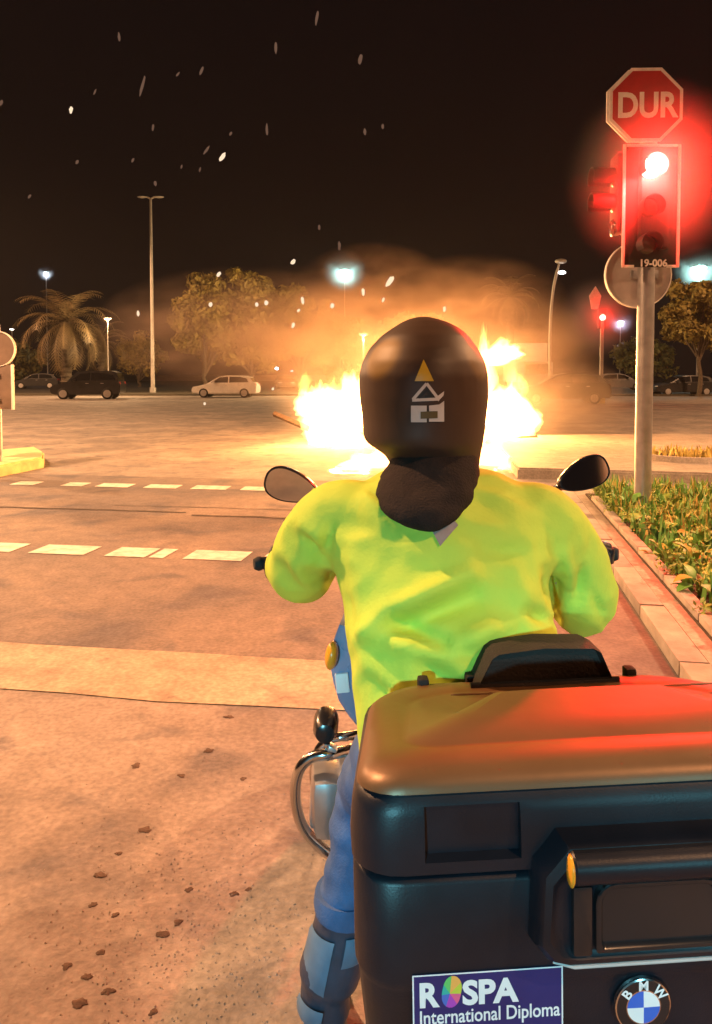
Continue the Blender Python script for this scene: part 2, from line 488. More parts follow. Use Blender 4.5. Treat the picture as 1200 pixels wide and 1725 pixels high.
# ================================================================== STREET LAMPS
def lamp_post(px, ybase, ytop, d, label, lit=None, double=False, head=0.35, power=0, group='street lamps round the junction', base=None, hh=None, rad=0.09, arm=0.0, spot=False, bloom=0.0, emn=40, wide=150):
    b = base or P(px, ybase, d); b = Vector((b.x, b.y, 0))
    top = hh if hh else P(px, ytop, d).z
    t = thing('street_lamp', label, 'street lamp', b, group)
    bm = NB(); tube(bm, [b, b + Vector((0, 0, .5)), b + Vector((0, 0, .52)), b + Vector((0, 0, top))], [rad * 1.5, rad * 1.5, rad, rad * .55], 10)
    obj('pole', bm, MAT['lamp_pole'], t)
    for sgn in ((-1, 1) if double else (1,)):
        bm = NB(); tp = b + Vector((0, 0, top)); e = tp + Vector((sgn * (arm or head), 0, head * .35))
        if arm or double: tube(bm, [tp, tp.lerp(e, .6) + Vector((0, 0, .05)), e], rad * .45, 8); obj('arm', bm, MAT['lamp_pole'], t)
        else: e = tp
        bm = NB(); ellipsoid(bm, e + Vector((sgn * head * .5 if (arm or double) else 0, 0, 0)), (head, head * .55, head * .22), 2)
        h = obj('lamp_head', bm, MAT['lamp_pole'], t)
        if lit is not None:
            bm = NB(); c = e + Vector((sgn * head * .5 if (arm or double) else 0, 0, -head * .12))
            ellipsoid(bm, c, (head * .8, head * .6, head * .35), 2)
            mn = 'glow_%d_%d_%d_%d' % (lit[0] * 100, lit[1] * 100, lit[2] * 100, emn)
            obj('bulb', bm, MAT.get(mn) or emit(mn, lit, emn), h)
            if power:
                if spot: light('lamp_light', 'SPOT', c - Vector((0, 0, head * .6)), power, lit, .2, t, c - Vector((0, 0, 5)), R(wide), .6 if wide < 160 else .12)
                else: light('lamp_light', 'POINT', c - Vector((0, 0, head * .6)), power, lit, .2, t)
            if bloom:  # added halo ball imitating lens glare round the lamp
                mm = MAT.get('lamp_halo') or soft_vol('lamp_halo', (0.9, 0.95, 0.95), 0.22)
                puff(c, (bloom * 1.2,) * 3, mm, 'added halo glowing round the ' + label)
    return t

TEAL, COOL, WARM = (0.55, 1.0, 0.92), (0.75, 0.85, 1.0), (1.0, 0.62, 0.30)
# lamps over the near road, just outside the picture
lamp_post(0, 0, 0, 0, 'tall street lamp beside the near lane, left of the crossing', SODIUM, arm=1.2, base=Vector((-9.5, 5.5, 0)), hh=9.5, power=P_SODIUM_NEAR, spot=True, emn=30)
lamp_post(0, 0, 0, 0, 'tall street lamp over the pavement behind the bike', SODIUM, arm=1.2, base=Vector((5.5, -4.5, 0)), hh=9.5, power=P_SODIUM_NEAR * .30, spot=True, emn=30)
lamp_post(0, 0, 0, 0, 'tall street lamp on the pavement right of the signal', SODIUM, arm=-1.2, base=Vector((11.5, 7.5, 0)), hh=9.5, power=P_SODIUM_NEAR * .8, spot=True, emn=30)
lamp_post(0, 0, 0, 0, 'tall street lamp left of the fire, beyond the yellow kerb', SODIUM, arm=1.2, base=Vector((-15.5, 19, 0)), hh=10, power=P_SODIUM_NEAR * .9, spot=True, emn=30)
lamp_post(0, 0, 0, 0, 'tall street lamp right of the fire, beyond the island', SODIUM, arm=-1.2, base=Vector((16.5, 20, 0)), hh=10, power=P_SODIUM_NEAR * .3, spot=True, emn=30)
lamp_post(0, 0, 0, 0, 'tall street lamp far left across the junction', SODIUM, arm=1.2, base=Vector((-33, 42, 0)), hh=13, power=P_SODIUM_FAR, spot=True, wide=176, emn=30)
lamp_post(0, 0, 0, 0, 'tall street lamp far right across the junction', SODIUM, arm=1.2, base=Vector((30, 38, 0)), hh=13, power=P_SODIUM_FAR * .45, spot=True, wide=176, emn=30)
lamp_post(258, 662, 335, 58, 'tallest unlit lamp mast with twin heads left of the white car', None, double=True, head=.42, rad=.17)
lamp_post(81, 640, 459, 95, 'small white lamp on a pole above the palm tree at the left', COOL, head=.42, power=800, bloom=.9, emn=12)
lamp_post(581, 640, 455, 85, 'bright teal lamp on a pole just right of the big tree', TEAL, head=.75, power=2500, bloom=2.2, emn=14)
lamp_post(1174, 640, 449, 70, 'teal lamp above the tree at the right edge', TEAL, head=.9, power=2200, bloom=2.0, emn=14)
lamp_post(1044, 640, 541, 100, 'violet white lamp right of the far red signal', (0.75, 0.7, 1.0), head=.55, power=800, bloom=1.6, emn=12)
lamp_post(22, 640, 554, 90, 'small pale lamp above the round sign back at the left edge', (1.0, .95, .85), head=.32, emn=12)
lamp_post(183, 640, 536, 52, 'warm lamp glowing just right of the palm crown', WARM, head=.30, rad=.035, power=3000, emn=12)
lamp_post(613, 640, 562, 56, 'square yellowish lamp left of the helmet in the smoke', (1, .62, .28), head=.4, emn=9, power=20000)
lamp_post(649, 640, 542, 90, 'pale bluish lamp touching the top left of the helmet', COOL, head=.5, emn=8)
# curved mast lamp at the right of the smoke
pb = P(927, 640, 55); t = thing('street_lamp', 'curved lamp mast rising from the smoke right of the fire', 'street lamp', (pb.x, pb.y, 0), 'street lamps round the junction')
bm = NB(); tube(bm, curve_pts([(pb.x, pb.y, 0), P(927, 560, 55), P(932, 490, 55), P(942, 445, 55)], 6), [.16] + [.11] * 16 + [.07] * 2, 10)
obj('pole', bm, MAT['lamp_pole'], t)
bm = NB(); ellipsoid(bm, P(945, 440, 55), (.45, .3, .2), 2); h = obj('lamp_head', bm, MAT['lamp_pole'], t)
bm = NB(); ellipsoid(bm, P(947, 459, 55), (.28, .2, .13), 2); obj('bulb', bm, emit('bulb_white', (1, .95, .9), 10), h)

# ================================================================== TREES AND PALMS
def leaf_mesh(clumps, n, size, rnd, zs=0.8):
    vs, fs = [], []
    for _ in range(n):
        c, r = rnd.choice(clumps)
        v = Vector((rnd.gauss(0, 1), rnd.gauss(0, 1), rnd.gauss(0, 1))).normalized() * r * (rnd.random() ** 0.45)
        v.z *= zs; p = c + v
        nrm = (v.normalized() + Vector((rnd.gauss(0, .6), rnd.gauss(0, .6), rnd.gauss(0.3, .6)))).normalized()
        u = nrm.orthogonal().normalized(); w = nrm.cross(u); a = rnd.random() * 6.28
        u, w = u * math.cos(a) + w * math.sin(a), w * math.cos(a) - u * math.sin(a)
        s = size * rnd.uniform(.6, 1.3); i = len(vs)
        vs += [p - u * s, p + w * s * .5 + nrm * s * .12, p + u * s, p - w * s * .5 + nrm * s * .12]; fs.append((i, i + 1, i + 2, i + 3))
    me = bpy.data.meshes.new('leaves'); me.from_pydata(vs, [], fs); return me

def tree(px, ytop, wpx, d, label, seed, mat='leaf_olive', n=9000, ybot=600, group='trees behind the parked cars'):
    rnd = random.Random(seed)
    b = P(px, 640, d); b.z = 0; top = P(px, ytop, d).z; w = wpx / F * d / 2; low = P(px, ybot, d).z
    t = thing('tree', label, 'tree', b, group)
    bm = NB(); zc = (top + low) / 2
    tube(bm, curve_pts([b, b + Vector((.1, 0, low * .5)), b + Vector((-.1, 0, low)), b + Vector((.1, 0, zc))], 4), [w * .06] * 4 + [w * .05] * 4 + [w * .035] * 5, 8)
    clumps = []
    for k in range(46):
        v = Vector((rnd.gauss(0, 1), rnd.gauss(0, 1), rnd.gauss(0, 1))).normalized() * rnd.uniform(.45, 1.0)
        c = b + Vector((v.x * w * .88, v.y * w * .6, zc + v.z * (top - low) * .44)); clumps.append((c, w * rnd.uniform(.16, .34)))
        if k % 4 == 0: tube(bm, [b + Vector((0, 0, low * .9)), b.lerp(c, .5) + Vector((0, 0, low * .5)), c], [w * .03, w * .02, .02], 6)
    obj('trunk', bm, MAT['bark'], t)
    obj('crown', leaf_mesh(clumps, n, w * .072, rnd), MAT[mat], t, smooth=False)
    return t
tree(345, 462, 150, 66, 'broad rounded tree at the left of the tree cluster behind the white car', 1, n=12000, ybot=630)
tree(425, 440, 165, 68, 'tallest bushy tree above the white car, middle of the cluster', 2, n=14000, ybot=630)
tree(505, 455, 140, 70, 'bushy tree beside the teal lamp, right of the tallest tree', 3, n=11000, ybot=630)
tree(575, 520, 120, 76, 'low tree behind the teal lamp pole', 12, n=6000, ybot=640)
tree(1178, 462, 135, 52, 'olive tree crown at the right edge under the teal lamp', 4, n=11000, ybot=600)
tree(690, 520, 150, 85, 'low tree behind the helmet in the smoke', 6, n=5000, ybot=640)
tree(235, 560, 100, 80, 'small dark tree left of the lamp mast', 8, n=5000, ybot=640)
tree(1085, 560, 120, 95, 'distant dark tree behind the signal pole', 9, n=4000, ybot=640)
tree(20, 570, 120, 100, 'distant dark tree behind the round sign back', 10, n=4000, ybot=640)

def palm(px, ytop, rpx, d, label, seed, nf=34):
    rnd = random.Random(seed); b = P(px, 640, d); b.z = 0
    R0 = rpx / F * d; hub = P(px, ytop, d).z - R0 * .55
    t = thing('palm_tree', label, 'palm tree', b, 'date palms across the junction')
    bm = NB(); tube(bm, [b, b + Vector((.05, 0, hub * .5)), b + Vector((0, 0, hub))], [.42, .36, .45], 10)
    for k in range(14):
        z = hub * (k + .5) / 14; tube(bm, [b + Vector((0, 0, z)), b + Vector((0, 0, z + .12))], [.50, .36], 10, False)
    obj('trunk', bm, MAT['bark'], t)
    c = b + Vector((0, 0, hub))
    fm = None
    for k in range(nf):
        az = k * 2.399 + rnd.uniform(-.2, .2); el = R(80 - 125 * (k / nf) + rnd.uniform(-8, 8)); L = R0 * rnd.uniform(.95, 1.15)
        pts = []; p = c.copy(); e = el
        for i in range(11):
            pts.append(p.copy()); p = p + Vector((math.cos(az) * math.cos(e), math.sin(az) * math.cos(e), math.sin(e))) * L / 10; e -= R(7 + i * 1.0)
        vs, fs = [], []
        side = Vector((-math.sin(az), math.cos(az), 0))
        for i in range(1, 11):
            tg = (pts[i] - pts[i - 1]).normalized(); up = side.cross(tg)
            for q in range(2):
                base = pts[i - 1].lerp(pts[i], q * .5)
                for sg in (-1, 1):
                    ll = L * .26 * math.sin(math.pi * min(.97, (i + q * .5) / 11.5)) ** .6
                    tip = base + (side * sg * .75 + tg * .65 - up * .0 + Vector((0, 0, -.25))).normalized() * ll
                    j = len(vs); vs += [base, base + tg * L * .028, tip]; fs.append((j, j + 1, j + 2))
            j = len(vs); w = .05; vs += [pts[i - 1] - side * w, pts[i - 1] + side * w, pts[i] + side * w * .7, pts[i] - side * w * .7]; fs.append((j, j + 1, j + 2, j + 3))
        me = bpy.data.meshes.new('frond'); me.from_pydata(vs, [], fs)
        obj('frond', me, MAT['leaf_palm'], t, smooth=False)
    return t
palm(112, 492, 92, 56, 'large drooping date palm above the parked dark car at the left', 3, 40)
palm(858, 468, 60, 72, 'date palm half lost in smoke right of the helmet', 5, 26)
palm(172, 545, 55, 62, 'smaller palm with drooping dry fronds right of the large palm', 6, 22)

# ================================================================== CARS
def car(px, d, yaw, mat, label, name='parked_car', L=4.1, Wd=1.74, Hh=1.48, z0=0.0, suv=False, group='cars parked across the junction'):
    g = P(px, 640, d); base = Vector((g.x, g.y, z0))
    t = thing(name, label, 'car', base, group)
    M = Matrix.Translation(base) @ Matrix.Rotation(yaw, 4, 'Z')        # car's nose points to -x
    k = Hh / 1.48; l = L / 4.1
    belt = .92 * k
    low = [(-2.03, .32), (-2.05, .55), (-1.98, .70), (-1.15, .90), (-1.0, .95), (1.75, 1.0), (1.98, .95), (2.04, .60), (2.0, .30), (1.62, .26), (-1.60, .24)]
    top = [(-1.15, .90), (-.35, 1.38), (0.1, 1.47), (1.0, 1.46), (1.55, 1.36), (1.88, .98)] if not suv else [(-1.1, .90), (-.55, 1.42), (0.0, 1.5), (1.5, 1.5), (1.8, 1.4), (1.95, .98)]
    def prof(bm, pts, hw0, hw1, zlo, zhi):
        rings = []
        for sgn, f in ((-1, 0), (-1, 1), (1, 1), (1, 0)):
            r = []
            for x, z in pts:
                q = (z - zlo) / (zhi - zlo); hw = hw0 + (hw1 - hw0) * max(0, q)
                r.append(M @ Vector(((x if f == 0 else x * .995) * l, sgn * (hw - (0.0 if f == 0 else 0.0)), z * k)))
            rings.append(r)
        a = [bm.verts.new(p) for p in rings[0]]; b = [bm.verts.new(p) for p in rings[3]]
        n = len(a)
        for j in range(n): bm.faces.new((a[j], a[(j + 1) % n], b[(j + 1) % n], b[j]))
        bm.faces.new(a[::-1]); bm.faces.new(b)
        bmesh.ops.recalc_face_normals(bm, faces=bm.faces)
    bm = NB(); prof(bm, low, Wd / 2, Wd / 2, 0, 1)
    bmesh.ops.bevel(bm, geom=list(bm.edges), offset=.05, segments=2, affect='EDGES')
    prof(bm, top, Wd / 2 - .06, Wd / 2 - .24, .9, 1.5)
    body = obj('body', bm, mat, t)
    # windows set proud of the cabin
    def win(pts, sgn):
        b2 = NB(); vs = []
        for x, z in pts:
            q = (z - .9) / .6; hw = Wd / 2 - .06 - .18 * q + .008
            vs.append(b2.verts.new(M @ Vector((x * l, sgn * hw, z * k))))
        b2.faces.new(vs); r = bmesh.ops.extrude_face_region(b2, geom=list(b2.faces))
        bmesh.ops.translate(b2, verts=[v for v in r['geom'] if isinstance(v, bmesh.types.BMVert)], vec=M.to_3x3() @ Vector((0, -sgn * .02, 0)))
        obj('window', b2, MAT['car_glass'], t, smooth=False)
    xr = 1.55 if not suv else 1.75
    for sgn in (-1, 1):
        win([(-.85, 1.0), (-.30, 1.34), (.25, 1.40), (.25, 1.0)], sgn)
        win([(.33, 1.0), (.33, 1.40), (1.0, 1.38), (xr - .15, 1.28), (xr, 1.03)], sgn)
    for pts in ([top[0], top[1]], [top[-2], top[-1]]):
        (xa, za), (xb, zb) = pts; b2 = NB(); n = Vector((-(zb - za), 0, xb - xa)).normalized() * .012
        def hw(z): return Wd / 2 - .06 - .18 * (z - .9) / .6 - .07
        q = []
        for f, sg in ((.12, -1), (.12, 1), (.9, 1), (.9, -1)):
            x = xa + (xb - xa) * f; z = za + (zb - za) * f; q.append(b2.verts.new(M @ (Vector((x * l, sg * hw(z), z * k)) + Vector((n.x, 0, abs(n.z))) )))
        b2.faces.new(q); obj('windscreen', b2, MAT['car_glass'], t, smooth=False)
    for x in (-1.28, 1.28):
        for sgn in (-1, 1):
            rr = .31 * (1.12 if suv else 1)
            b2 = NB(); c = M @ Vector((x * l, sgn * (Wd / 2 - .11), rr)); n = M.to_3x3() @ Vector((0, sgn, 0))
            tube(b2, [c - n * .1, c - n * .09, c + n * .115, c + n * .13], [rr * .93, rr, rr, rr * .9], 22)
            w = obj('wheel', b2, MAT['rubber'], t)
            b2 = NB(); tube(b2, [c + n * .10, c + n * .136, c + n * .142], [rr * .70, rr * .68, rr * .2], 18)
            obj('rim', b2, MAT['rim_silver'], w)
    for sgn in (-1, 1):
        b2 = NB(); add_box(b2, M @ Vector((-1.93 * l, sgn * .62, .66 * k)), (.16, .34, .13), Matrix.Rotation(yaw, 3, 'Z'), .03); obj('headlight', b2, MAT['rim_silver'], t)
        b2 = NB(); add_box(b2, M @ Vector((1.95 * l, sgn * .66, .84 * k)), (.12, .26, .2), Matrix.Rotation(yaw, 3, 'Z'), .03); obj('tail_light', b2, MAT['sign_red'], t)
        b2 = NB(); add_box(b2, M @ Vector((-.62 * l, sgn * (Wd / 2 + .02), 1.0 * k)), (.14, .2, .13), Matrix.Rotation(yaw, 3, 'Z'), .03); obj('wing_mirror', b2, mat, t)
        for xx in (.12, 1.0):
            b2 = NB(); add_box(b2, M @ Vector((xx * l, sgn * (Wd / 2 + .012), .84 * k)), (.18, .03, .03), Matrix.Rotation(yaw, 3, 'Z'), .006); obj('door_handle', b2, MAT['rim_silver'], t)
    return t
car(382, 50, R(-3), MAT['car_white'], 'white hatchback parked side on beneath the big trees', L=4.35)
car(150, 47, R(4), MAT['car_dark'], 'dark off-road car with silver wheels under the large palm', suv=True, L=4.3, Hh=1.75)
car(62, 72, R(15), MAT['car_dark'], 'dark car far behind the rectangular sign plate at the left', z0=.12)
car(1044, 66, R(170), MAT['car_silver'], 'silver car parked beyond the far red signal', z0=.12)
car(1148, 54, R(5), MAT['car_dark'], 'dark car parked at the right edge under the olive tree', L=4.6)
car(948, 40, R(-6), MAT['car_dark'], 'dark saloon half hidden in the smoke right of the flames', L=4.8, Hh=1.65)

# box lorry behind the smoke
b = P(898, 640, 58); b.z = 0
t = thing('lorry', 'pale box lorry with a lit roof showing above the smoke right of the helmet', 'lorry', b)
bm = NB(); add_box(bm, b + Vector((0, 3, 2.45)), (2.5, 5.0, 3.1), None, .06); obj('cargo_box', bm, MAT['car_white'], t)
bm = NB(); add_box(bm, b + Vector((0, -.75, 1.5)), (2.3, 1.9, 2.0), None, .2); cab = obj('cab', bm, MAT['car_silver'], t)
bm = NB(); add_box(bm, b + Vector((0, -1.70, 1.95)), (1.95, .06, .75), None, .02); obj('windscreen', bm, MAT['car_glass'], cab)
for y in (-.7, 4.2):
    for sx in (-1, 1):
        bm = NB(); c = b + Vector((sx * 1.05, y, .48)); tube(bm, [c - Vector((sx * .15, 0, 0)), c + Vector((sx * .15, 0, 0))], .48, 18); obj('wheel', bm, MAT['rubber'], t)

# headlights of a car coming on, far left of the fire
b = P(478, 634, 75); b.z = 0
oc = car(480, 75, R(100), MAT['car_dark'], 'approaching car with bluish headlights left of the fire', name='car')
b = P(466, 621, 72); bm = NB(); ellipsoid(bm, b, (.2, .1, .15), 2); obj('headlight', bm, emit('headlamp_blue', (.7, .82, 1.0), 14), oc)
bm = NB(); ellipsoid(bm, P(492, 625, 73), (.16, .1, .10), 2); obj('headlight', bm, emit('headlamp_pink', (1.0, .5, .7), 2.5), oc)

# ================================================================== LEFT SIGN ON ITS YELLOW KERB
ki = [G(-160, 835), G(-160, 788), G(62, 758), G(76, 772), G(74, 789)]
ki = [G(-160, 838), G(-160, 790), G(60, 768), G(75, 778), G(74, 788)]
bm = NB(); slab(bm, [(p.x, p.y) for p in ki], 0, 0.19)
bmesh.ops.bevel(bm, geom=[e for e in bm.edges if e.verts[0].co.z > .1 and e.verts[1].co.z > .1], offset=.035, segments=2, affect='EDGES')
tag(obj('kerb_block', bm, MAT['kerb_yellow'], ang=30), 'yellow painted kerb nose of the island at the left edge', 'kerb')
d = 12.2; b = P(0, 770, d); b.z = 0.18
t = thing('traffic_sign', 'round sign with a plate below, seen from behind at the left edge', 'traffic sign', b)
bm = NB(); tube(bm, [b, Vector((b.x, b.y, 2.45))], .045, 12); obj('pole', bm, MAT['galvanised'], t)
c = P(0, 588, d); bm = NB()
prism(bm, disc_poly(.275, 40), .03, Matrix.Translation((c.x, c.y - .05, c.z)) @ UPRIGHT); s1 = obj('sign_disc', bm, MAT['sign_back'], t)
bm = NB(); rings = [[Vector((c.x + rr * math.cos(a), yy, c.z + rr * math.sin(a))) for a in (2 * math.pi * k / 40 for k in range(40))] for rr, yy in ((.278, c.y - .1), (.288, c.y - .1), (.288, c.y - .03), (.278, c.y - .03))]
loft(bm, rings + [rings[0]], False); obj('rim', bm, MAT['white_paint'], s1)
c = P(-12, 652, d); bm = NB(); add_box(bm, (c.x, c.y - .07, c.z), (.72, .03, .72), None, .004); s2 = obj('sign_plate', bm, MAT['sign_back'], t)
for sx in (-1, 1):
    bm = NB(); add_box(bm, (c.x + sx * .365, c.y - .075, c.z), (.03, .06, .74), None, .004); obj('edge_strip', bm, MAT['white_paint'], s2)
for zz in (.2, -.2):
    bm = NB(); add_box(bm, (b.x, c.y - .11, c.z + zz), (.16, .05, .04), None, .006); obj('clamp', bm, MAT['galvanised'], t)

# ================================================================== SIGNAL POLE, STOP SIGN
D = 8.0
pb = P(1085, 700, D); pb.z = PZ
t = thing('traffic_signal', 'traffic signal showing red on a steel pole in the planting bed', 'traffic signal', pb)
topz = P(1085, 240, D).z
bm = NB(); tube(bm, [pb, Vector((pb.x, pb.y, topz + .35))], .088, 20); obj('pole', bm, MAT['galvanised'], t)
bm = NB(); add_box(bm, (pb.x, pb.y, PZ + .03), (.34, .34, .03), None, .005); obj('base_plate', bm, MAT['galvanised'], t)
yb = pb.y - .13
c0, c1 = P(1051, 245, D - .13), P(1141, 450, D - .13)
cx, cz, bw, bh = (c0.x + c1.x) / 2, (c0.z + c1.z) / 2, c1.x - c0.x, c0.z - c1.z
bm = NB(); add_box(bm, (cx, yb, cz), (bw, .03, bh), None, .008); board = obj('backboard', bm, MAT['black_board'], t)
for (sx, sz, wx, wz) in ((-1, 0, .032, bh + .012), (1, 0, .032, bh + .012)):
    bm = NB(); add_box(bm, (cx + sx * (bw / 2 - .004), yb - .018, cz), (wx, .012, wz), None, .003); obj('border_strip', bm, MAT['white_paint'], board)
for sx in (-1, 1):
    bm = NB(); add_box(bm, (cx + sx * (bw / 2 - .07), yb - .018, cz - bh / 2 + .006), (.10, .0118, .028), None, .003); obj('border_strip', bm, MAT['white_paint'], board)
bm = NB(); add_box(bm, (cx, yb - .018, cz + bh / 2 - .006), (bw - .05, .0118, .028), None, .003); obj('border_strip', bm, MAT['white_paint'], board)
bm = NB(); add_box(bm, (cx, yb - .075, cz + .06), (.30, .12, bh - .22), None, .04); housing = obj('housing', bm, MAT['black_board'], t)
for i, (py, r_, mn) in enumerate(((283, .112, 'red'), (350, .10, 'off'), (412, .10, 'off'))):
    p = P(1097 - i * 3, py, D - .28)
    if mn == 'red': m = emit('signal_red', (1.0, .075, .055), 38)
    else: m = MAT['lens_dark']
    bm = NB(); ellipsoid(bm, (p.x, yb - .135, p.z), (r_ * .95, .03, r_ * .95), 3); obj('lens', bm, m, t)
    bm = NB(); n = 22
    rg = [[Vector((p.x + rr * math.cos(a), yy, p.z + rr * math.sin(a))) for a in (R(-35) + R(250) * k / n for k in range(n + 1))] for rr, yy in ((r_ * 1.12, yb - .13), (r_ * 1.12, yb - .30), (r_ * 1.06, yb - .30), (r_ * 1.06, yb - .13))]
    loft(bm, rg, False, closed=False); obj('visor', bm, MAT['black_board'], t)
LENS = P(1097, 283, D - .28)
light('signal_light', 'POINT', (LENS.x, yb - .24, LENS.z), P_RED, (1, .012, .010), .09, t)
bm = merge(NB(), text_bm('19-006', .105, .003, .002), Matrix.Translation((cx + .03, yb - .022, cz - bh / 2 + .005)) @ UPRIGHT)
obj('number_plate', bm, MAT['white_paint'], board, smooth=False)
# side-facing head, seen edge on with its visors pointing left
hx = P(1038, 330, D).x; hz0, hz1 = P(1038, 395, D).z, P(1038, 262, D).z
bm = NB(); add_box(bm, (hx + .02, pb.y, (hz0 + hz1) / 2), (.10, .26, hz1 - hz0), None, .03); sh = obj('side_head', bm, MAT['black_board'], t)
for py in (300, 343, 384):
    p = P(1035, py, D); n = 18
    bm = NB(); rg = [[Vector((xx, pb.y + rr * math.cos(a), p.z + rr * math.sin(a))) for a in (R(-35) + R(250) * k / n for k in range(n + 1))] for rr, xx in ((.105, hx - .03), (.115, hx - .27), (.107, hx - .27), (.097, hx - .03))]
    if py < 380: loft(bm, rg, False, closed=False); obj('visor', bm, MAT['black_board'], sh)
    bm = NB(); ellipsoid(bm, (hx - .03, pb.y, p.z), (.03, .095, .095), 2); obj('lens', bm, MAT['lens_dark'], sh)
for py in (265, 385):
    z = P(1040, py, D).z; bm = NB(); tube(bm, [(hx, pb.y - .02, z), (hx + .06, pb.y - .03, z - .06), (pb.x - .08, pb.y - .02, z - .06)], .022, 8); obj('bracket', bm, MAT['galvanised'], t)
# mist round the red lamp (added ball imitating the lens glare)
m = soft_vol('red_lamp_halo', (.9, .9, .9), .8, 2.0)
puff((LENS.x + .02, yb - .12, LENS.z - .08), (.95, .95, 1.02), m, 'added red halo round the signal lamp')

c = P(1088, 177, D - .16)
st = thing('stop_sign', 'red octagonal stop sign reading DUR above the red signal', 'stop sign', (c.x, pb.y - .16, c.z))
oct_ = lambda r: [(r * math.cos(R(22.5 + 45 * k)), r * math.sin(R(22.5 + 45 * k))) for k in range(8)]
TM = Matrix.Translation((c.x, pb.y - .16, c.z)) @ Matrix.Rotation(R(-2), 4, 'Z') @ UPRIGHT
ro = .5 * 120 / F * (D - .16) / math.cos(R(22.5))
bm = NB(); prism(bm, oct_(ro), .012, TM, 0); obj('border', bm, MAT['white_paint'], st, smooth=False)
bm = NB(); prism(bm, oct_(ro * .91), .004, TM @ Matrix.Translation((0, 0, .0125)), 0); face = obj('face', bm, MAT['sign_red'], st, smooth=False)
bm = merge(NB(), text_bm('DUR', .355, .010, .002), TM @ Matrix.Translation((.005, -.125, .0195))  @ Matrix.Diagonal((.84, 1, 1, 1)))
obj('lettering', bm, MAT['white_paint'], st, smooth=False)
bm = NB(); prism(bm, oct_(ro * .985), .02, TM @ Matrix.Translation((-.022, 0, -.045)), 0); obj('back_rim', bm, MAT['white_paint'], st, smooth=False)
bm = NB(); add_box(bm, (pb.x, pb.y - .07, c.z - .1), (.05, .1, .5), None, .005); obj('bracket', bm, MAT['galvanised'], st)

c = P(1075, 463, D + .12)
rs = thing('traffic_sign', 'grey back of a round sign on the signal pole below the lights', 'traffic sign', (c.x, pb.y + .12, c.z))
bm = NB(); prism(bm, disc_poly(.35, 48), .02, Matrix.Translation((c.x, pb.y + .13, c.z)) @ UPRIGHT); sd = obj('sign_disc', bm, MAT['grey_paint'], rs)
bm = NB(); rings = [[Vector((c.x + rr * math.cos(a), yy, c.z + rr * math.sin(a))) for a in (2 * math.pi * k / 48 for k in range(48))] for rr, yy in ((.350, pb.y + .095), (.360, pb.y + .095), (.360, pb.y + .15), (.350, pb.y + .15))]
loft(bm, rings + [rings[0]], False); obj('rim', bm, MAT['white_paint'], sd)
bm = NB(); add_box(bm, (c.x + .06, pb.y + .10, c.z), (.30, .03, .09), None, .006); obj('clamp', bm, MAT['galvanised'], rs)

# far red signal with a sign
b = P(1013, 650, 40); b.z = .0
t = thing('traffic_signal', 'small far traffic signal glowing red under a diamond sign', 'traffic signal', b)
zt = P(1013, 528, 40).z
bm = NB(); tube(bm, [b, Vector((b.x, b.y, zt))], .10, 10); obj('pole', bm, MAT['lamp_pole'], t)
bm = NB(); add_box(bm, (b.x, b.y, b.z + .5), (.36, .3, 1.0), None, .03); obj('control_box', bm, MAT['kerb_yellow'], t)
bm = NB(); add_box(bm, (b.x, b.y + .05, zt - .25), (.42, .2, 1.15), None, .05); obj('housing', bm, MAT['black_board'], t)
lz = P(1013, 535, 40)
bm = NB(); ellipsoid(bm, (b.x, b.y - .08, lz.z), (.17, .06, .17), 2); obj('lens', bm, MAT['signal_red'], t)
light('signal_light', 'POINT', (b.x, b.y - .4, lz.z), 220, (1, .012, .010), .2, t)
bm = NB(); prism(bm, [(0, .62), (.32, .1), (.15, -.6), (-.2, -.6), (-.34, .1)], .03, Matrix.Translation((P(1002, 502, 40).x, b.y - .1, P(1002, 502, 40).z)) @ UPRIGHT); obj('sign_plate', bm, MAT['white_paint'], t)
puff((b.x - .35, b.y - .35, lz.z - .05), (2.4, 2.2, 2.4), soft_vol('far_red_halo', (.9, .9, .9), .4, 1.8), 'added red halo round the far signal')  # added ball imitating lens glare round the far red lamp

# ================================================================== RING BED ON THE ISLAND
c = G(1172, 772, .17)
t = thing('planter_ring', 'low ring of kerb round dry plants on the traffic island', 'planter', c)
bm = NB(); rings = [[Vector((c.x + rr * 1.25 * math.cos(a), c.y + rr * math.sin(a), zz)) for a in (2 * math.pi * k / 40 for k in range(40))] for rr, zz in ((.80, .17), (.78, .26), (.68, .26), (.66, .17))]
loft(bm, rings, False); obj('kerb_ring', bm, MAT['paving'], t)
bm = NB(); bm.faces.new([bm.verts.new((c.x + .67 * 1.25 * math.cos(a), c.y + .67 * math.sin(a), .215)) for a in (2 * math.pi * k / 30 for k in range(30))]); obj('soil', bm, MAT['soil'], t)
def blades(pts, n, hmin, hmax, w, rnd, lean=.35):
    vs, fs = [], []
    for _ in range(n):
        p = pts(rnd); h = rnd.uniform(hmin, hmax); a = rnd.random() * 6.28; l = rnd.uniform(0, lean) * h; ww = w * rnd.uniform(.6, 1.4)
        s = Vector((math.cos(a), math.sin(a), 0)); dr = Vector((math.cos(a + 1.3), math.sin(a + 1.3), 0))
        j = len(vs); vs += [p - s * ww, p + s * ww, p + dr * l * .4 + Vector((0, 0, h * .6)) + s * ww * .8, p + dr * l * .4 + Vector((0, 0, h * .6)) - s * ww * .8, p + dr * l + Vector((0, 0, h))]
        fs += [(j, j + 1, j + 2, j + 3), (j + 3, j + 2, j + 4)]
    me = bpy.data.meshes.new('blades'); me.from_pydata(vs, [], fs); return me
rnd = random.Random(4)
def inring(r):
    a = r.random() * 6.28; q = math.sqrt(r.random()) * .58; return Vector((c.x + q * 1.25 * math.cos(a), c.y + q * math.sin(a), .21))
